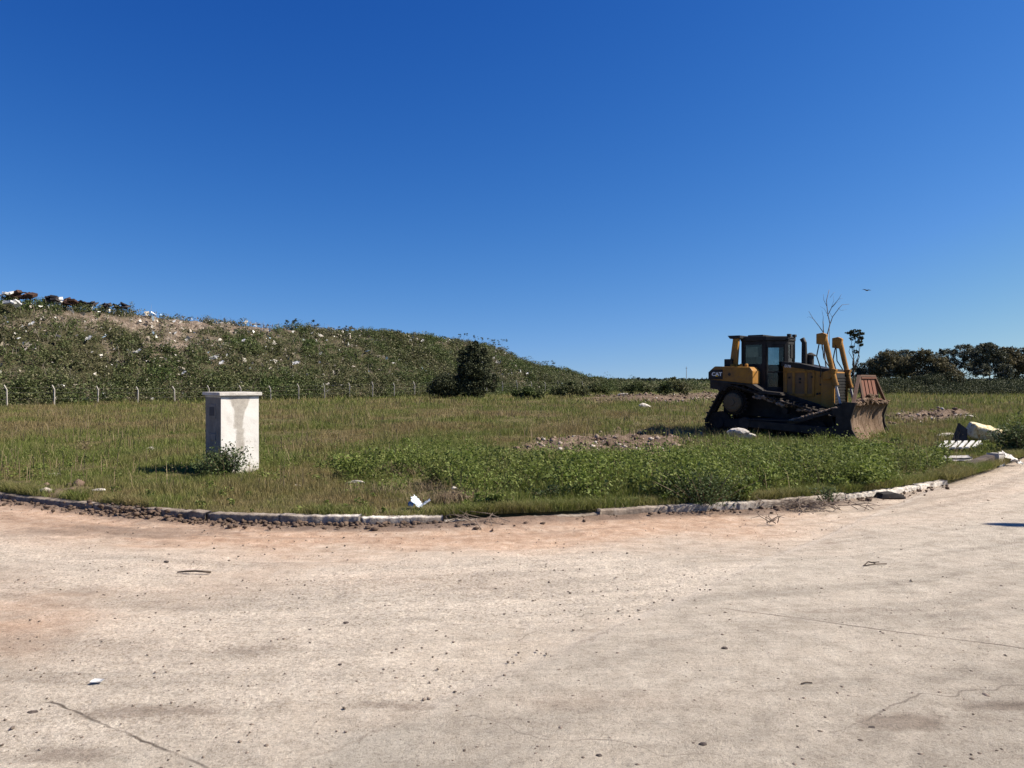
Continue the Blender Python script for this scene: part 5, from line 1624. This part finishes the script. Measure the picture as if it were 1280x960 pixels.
# broken kerb piece, white cloth and slab at the road edge
CON = M['concrete']
x, y, _ = P(1234, 583, .05); b = MB(); b.bar((-.70, -.70, .10), (.15, .05, .17), .18, .17, bev=.02)
o = b.build('broken_kerb_stone', simple('dark_kerb_stone', (.045, .035, .028), (.11, .085, .068), 5, bump=.6), jitter=.012); o.location = (x, y + .1, 0.0)
tag(o, 'tilted dark length of broken kerb stone at the right road edge', 'kerb stone')
b = MB(); b.box(-.13, .13, -.12, .12, 0, .27, .02); o = b.build('broken_kerb_end', CON, jitter=.012); x, y, _ = P(1245, 583, .0); o.location = (x, y, .0); o.rotation_euler.z = .6
tag(o, 'upright square stub of pale kerb stone between the dark stone and white cloth', 'kerb stone')
x, y, _ = P(1256, 580, .05)
o = sheet('white_cloth', [(-.16, .0, .22), (.12, -.05, .12), (.42, .0, .02), (.10, .22, .25)], simple('white_cloth', (.42, .41, .38), (.62, .60, .57), 8), .01, .05, 9); o.location = (x, y, .03)
tag(o, 'crumpled white cloth hanging on the broken kerb at the right edge', 'cloth')
x, y, _ = P(1218, 583, .05)
o = sheet('flat_slab', [(-.45, -.10, .03), (.2, -.12, .05), (.3, .2, .07), (-.3, .22, .04)], CON, .06, .015, 8); o.location = (x, y + .5, float(zf(x, y + .5)) + .03)
tag(o, 'flat pale slab half sunk in the grass behind the broken kerb', 'slab')
x, y, _ = P(1113, 623, 0)
b = MB(); b.prism([(-.20, 0), (.19, 0), (.16, .05), (.02, .08), (-.16, .07)], -.09, .09, .01)
o = b.build('dark_slab', simple('black_slab', (.02, .019, .02), (.05, .045, .04), 5), jitter=.008); o.location = (x, y, .01); o.rotation_euler.z = .05
tag(o, 'flat black broken slab lying on the road against the white kerb', 'slab')

# sticks, twigs, scraps on the road
BR = simple('dark_twig', (.05, .038, .03), (.11, .085, .065), 8)
x, y, _ = P(242, 718, 0)
b = MB(); b.tube([(-.15, 0, .012), (-.08, .006, .018), (0, .012, .02), (.07, .004, .018), (.15, 0, .012)], [.006, .009, .009, .009, .011], 8)
o = b.build('stick', BR, smooth=True); o.location = (x, y, .006); tag(o, 'dark slightly bent stick lying on the left part of the road', 'stick')
x, y, _ = P(1092, 708, 0)
b = MB(); b.tube([(-.11, -.05, .01), (-.02, .06, .02), (.03, .02, .015)], .006, 6); b.tube([(-.10, -.05, .01), (.02, -.03, .02), (.13, .01, .012)], .006, 6); b.tube([(.0, .03, .02), (.08, .05, .02)], .005, 6)
o = b.build('forked_twig', BR); o.location = (x, y, .008); tag(o, 'small forked dark twig on the right part of the road', 'twig')
for (px_, py_, r_, lab) in ((1009, 858, .2, 'short thin dark twig on the road low right of centre'), (1140, 728, 1.2, 'tiny twig on the road below the forked twig')):
    x, y, _ = P(px_, py_, 0); b = MB(); b.tube([(-.035, 0, .008), (0, .006, .012), (.035, 0, .008)], .004, 6)
    o = b.build('twig', BR); o.location = (x, y, .006); o.rotation_euler.z = r_; tag(o, lab, 'twig')
x, y, _ = P(120, 855, 0)
o = sheet('white_scrap', [(-.035, -.02, 0), (.03, -.012, 0), (.036, .016, .004), (-.02, .018, .006)], WB, .003, .002, 4); o.location = (x, y, .016); tag(o, 'small white scrap lying on the road at lower left', 'scrap')
for (px_, py_, s_, lab) in ((39, 881, .022, 'dark flat stone on the road at the lower left'), (432, 772, .018, 'dark stone on the road left of centre with a lighter crumb beside it'), (425, 823, .014, 'dark pebble on the road below the centre left'),
                            (906, 803, .018, 'black stone on the grey slab right of centre'), (880, 921, .018, 'black stone near the bottom edge right of centre'), (998, 924, .014, 'small dark stone near the bottom edge at right'),
                            (748, 934, .015, 'dark stone near the bottom edge just right of the middle'), (1090, 900, .016, 'dark stone beside the grey stained patch at lower right'), (207, 697, .02, 'dark stone on the orange dirt above the stick')):
    rock_obj('road_stone', px_, py_, s_, lab, (1.3, .9, .7), simple('dark_stone', (.04, .033, .03), (.10, .08, .07), 30) if 'dark_stone' not in bpy.data.materials else bpy.data.materials['dark_stone'], int(px_), z=.0, cat='stone')
# dry branches on the kerb
def brush(name, px_, py_, w, n, label):
    x, y, _ = P(px_, py_, .05)
    b = MB(); rr = random.Random(int(px_))
    for k in range(n):
        a = rr.uniform(0, 2 * math.pi); L = rr.uniform(.25, .7) * w
        cx, cy = rr.gauss(0, w * .28), rr.gauss(0, w * .10)
        p0 = Vector((cx - math.cos(a) * L / 2, cy - math.sin(a) * L * .25, rr.uniform(.01, .06))); p1 = Vector((cx + math.cos(a) * L / 2, cy + math.sin(a) * L * .25, rr.uniform(.01, .16)))
        mid = (p0 + p1) / 2 + Vector((rr.uniform(-.04, .04), 0, rr.uniform(.01, .07)))
        b.tube([p0, mid, p1], [.006, .005, .003], 5)
        b.tube([mid, mid + Vector((rr.uniform(-.12, .12), rr.uniform(-.05, .05), rr.uniform(0, .08)))], [.004, .002], 4)
    o = b.build(name, simple('dry_branch', (.10, .075, .055), (.24, .19, .15), 6) if 'dry_branch' not in bpy.data.materials else bpy.data.materials['dry_branch'])
    o.location = (x, y, .0)
    tag(o, label, 'branches')
brush('dry_branches', 1010, 634, 1.1, 46, 'tangle of dry branches lying over the kerb right of centre')
brush('dry_branches', 965, 652, .45, 7, 'thin scatter of dry twigs on the road below the branch tangle')
brush('dry_branches', 575, 652, .8, 12, 'few dry twigs in the gutter below the earth heap')

# ------------------------------------------------------------------ individual weed bushes
def weed_bush(px_, py_, w, h, label, mat, ls=.05, n=900, stems=16, name='weed_bush', group='weed bushes', zoff=0):
    x, y, _ = P(px_, py_, .1)
    z = float(zf(x, y))
    root = empty(name, (x, y, z)); tag(root, label, 'weed bush', group)
    b = MB(); Cs = []
    for k in range(stems):
        a = random.uniform(0, 2 * math.pi); r_ = random.uniform(.1, 1) * w / 2
        hh_ = h * random.uniform(.55, 1.0) * (1 - .35 * (r_ / (w / 2)) ** 2)
        tip = Vector((math.cos(a) * r_, math.sin(a) * r_ * .7, hh_)); foot = Vector((math.cos(a) * r_ * .25, math.sin(a) * r_ * .2, -.03))
        mid = (tip + foot) / 2 + Vector((0, 0, h * .06))
        b.tube([foot, mid, tip], [.006, .005, .002], 5)
        m_ = n // stems
        q = rng.uniform(.12, 1.03, m_)
        base = np.array(foot)[None] * ((1 - q) ** 2)[:, None] + 2 * (q * (1 - q))[:, None] * np.array(mid)[None] + (q ** 2)[:, None] * np.array(tip)[None]
        Cs.append(base + rng.normal(size=(m_, 3)) * np.array([.055, .055, .035]) * (w + .4))
    b.build('stem', M['darkstem'] if 'darkstem' in M else M['drystem'], root)
    C = np.concatenate(Cs); C = C[C[:, 2] > 0]
    v_, f_ = merge([leaves(C, ls * rng.uniform(.5, 1.4, len(C)), .42, .7)])
    link('leaves', npmesh('leaves', v_, f_), mat, root)
weed_bush(284, 597, 1.0, .60, 'leafy dark weed bush growing against the front of the white pillar', M['darkweed'], .05, 3000, 34)
weed_bush(256, 593, .6, .36, 'low weed bush at the shaded left corner of the white pillar', M['darkweed'], .045, 900, 14)
weed_bush(880, 628, 1.5, .46, 'wide dark weed bush right behind the kerb below the bulldozer', M['darkweed'], .045, 2300, 34)
weed_bush(835, 622, .9, .46, 'dark upright weed bush left of the widest dark weed bush', M['darkweed'], .045, 1300, 24)
weed_bush(715, 600, .8, .42, 'grey green weed bush behind the middle of the kerb', M['darkweed'], .05, 1100, 20)
weed_bush(740, 622, .7, .30, 'broad leaved bright weed bush beside the earthy part of the kerb', M['lush'], .075, 420, 14)
weed_bush(545, 602, .7, .40, 'bushy weed beyond the plastic bag', M['lush'], .05, 900, 18)
weed_bush(640, 612, .9, .30, 'low spreading weed bush right of the earth heap', M['lush'], .05, 900, 18)
weed_bush(690, 622, .7, .20, 'flat dark weed patch between the grey green bush and kerb', M['darkweed'], .05, 700, 16)
weed_bush(950, 612, 1.2, .42, 'bright leafy weed bush below the bulldozer front', M['lush'], .06, 1300, 24)
weed_bush(1272, 566, 1.15, .85, 'tall dark green weed bush right of the foam block', M['darkweed'], .07, 2400, 34)
weed_bush(1296, 560, 1.4, 1.05, 'tall weed bush at the right edge of the photo', M['lush'], .07, 2200, 30)
weed_bush(1035, 604, .9, .24, 'low leafy weed patch in front of the blade', M['lush'], .06, 700, 16)
weed_bush(105, 560, .5, .42, 'lone spindly reddish weed in the left of the field', M['drystem'], .04, 260, 8)
weed_bush(1035, 626, .5, .22, 'small weed tuft sprouting from the kerb joint right of centre', M['darkweed'], .04, 360, 12)

# ------------------------------------------------------------------ bird
bx, by, bz = at(1083, 363, 70)
b = MB()
b.tube([(-.20, 0, 0), (-.10, 0, .01), (.02, 0, 0), (.14, 0, -.01), (.26, 0, -.01)], [.02, .045, .06, .04, .01], 8)
for sy in (-1, 1):
    t = bmesh.new()
    q = [(-.09, 0, .02), (.06, 0, .02), (.08, sy * .22, .09), (.00, sy * .46, .05), (-.06, sy * .22, .09)]
    vs = [t.verts.new(p) for p in q] + [t.verts.new((p[0], p[1], p[2] - .012)) for p in q]
    n_ = len(q); t.faces.new(vs[:n_]); t.faces.new(vs[n_:][::-1])
    for i in range(n_): t.faces.new((vs[i], vs[(i + 1) % n_], vs[n_ + (i + 1) % n_], vs[n_ + i]))
    b.add(t)
o = b.build('bird', simple('bird_dark', (.03, .03, .035), (.06, .06, .06))); o.location = (bx, by, bz); o.rotation_euler = (.2, 0, .5)
tag(o, 'tiny dark bird flying in the sky above the tree line', 'bird')

# ------------------------------------------------------------------ added lamp-shaped shadow caster, unseen at right; only its shadow falls on the road
SHX, SHY, _ = P(1228, 656, 0)
LH = 6.2
off = sunv / sunv.z * LH
lx, ly = SHX + off.x, SHY + off.y
lp = empty('lamp_shadow_caster', (lx + 3.0, ly - .42, 0))
tag(lp, 'added grey lamp shape, unseen beyond the right edge, casting the slim road shadow', 'street lamp')
GAL = simple('galvanised', (.32, .33, .34), (.42, .43, .44), 3, .5, metal=.5)
b = MB(); b.tube([(0, 0, 0), (0, 0, 3.5), (0, 0, 6.0)], [.09, .07, .055], 14); b.tube([(0, 0, 0), (0, 0, .35)], .12, 14); b.build('pole', GAL, lp)
b = MB(); b.tube([(0, 0, 5.9), (-.8, .10, 6.1), (-1.8, .24, 6.18), (-2.4, .33, 6.2)], [.05, .045, .04, .035], 10); b.build('arm', GAL, lp)
b = MB()
b.tube([(-2.2, .30, 6.2), (-2.45, .335, 6.2), (-2.7, .37, 6.2), (-2.9, .40, 6.2), (-3.0, .415, 6.2)], [.05, .12, .14, .08, .015], 12)
b.build('caster_head', GAL, lp)
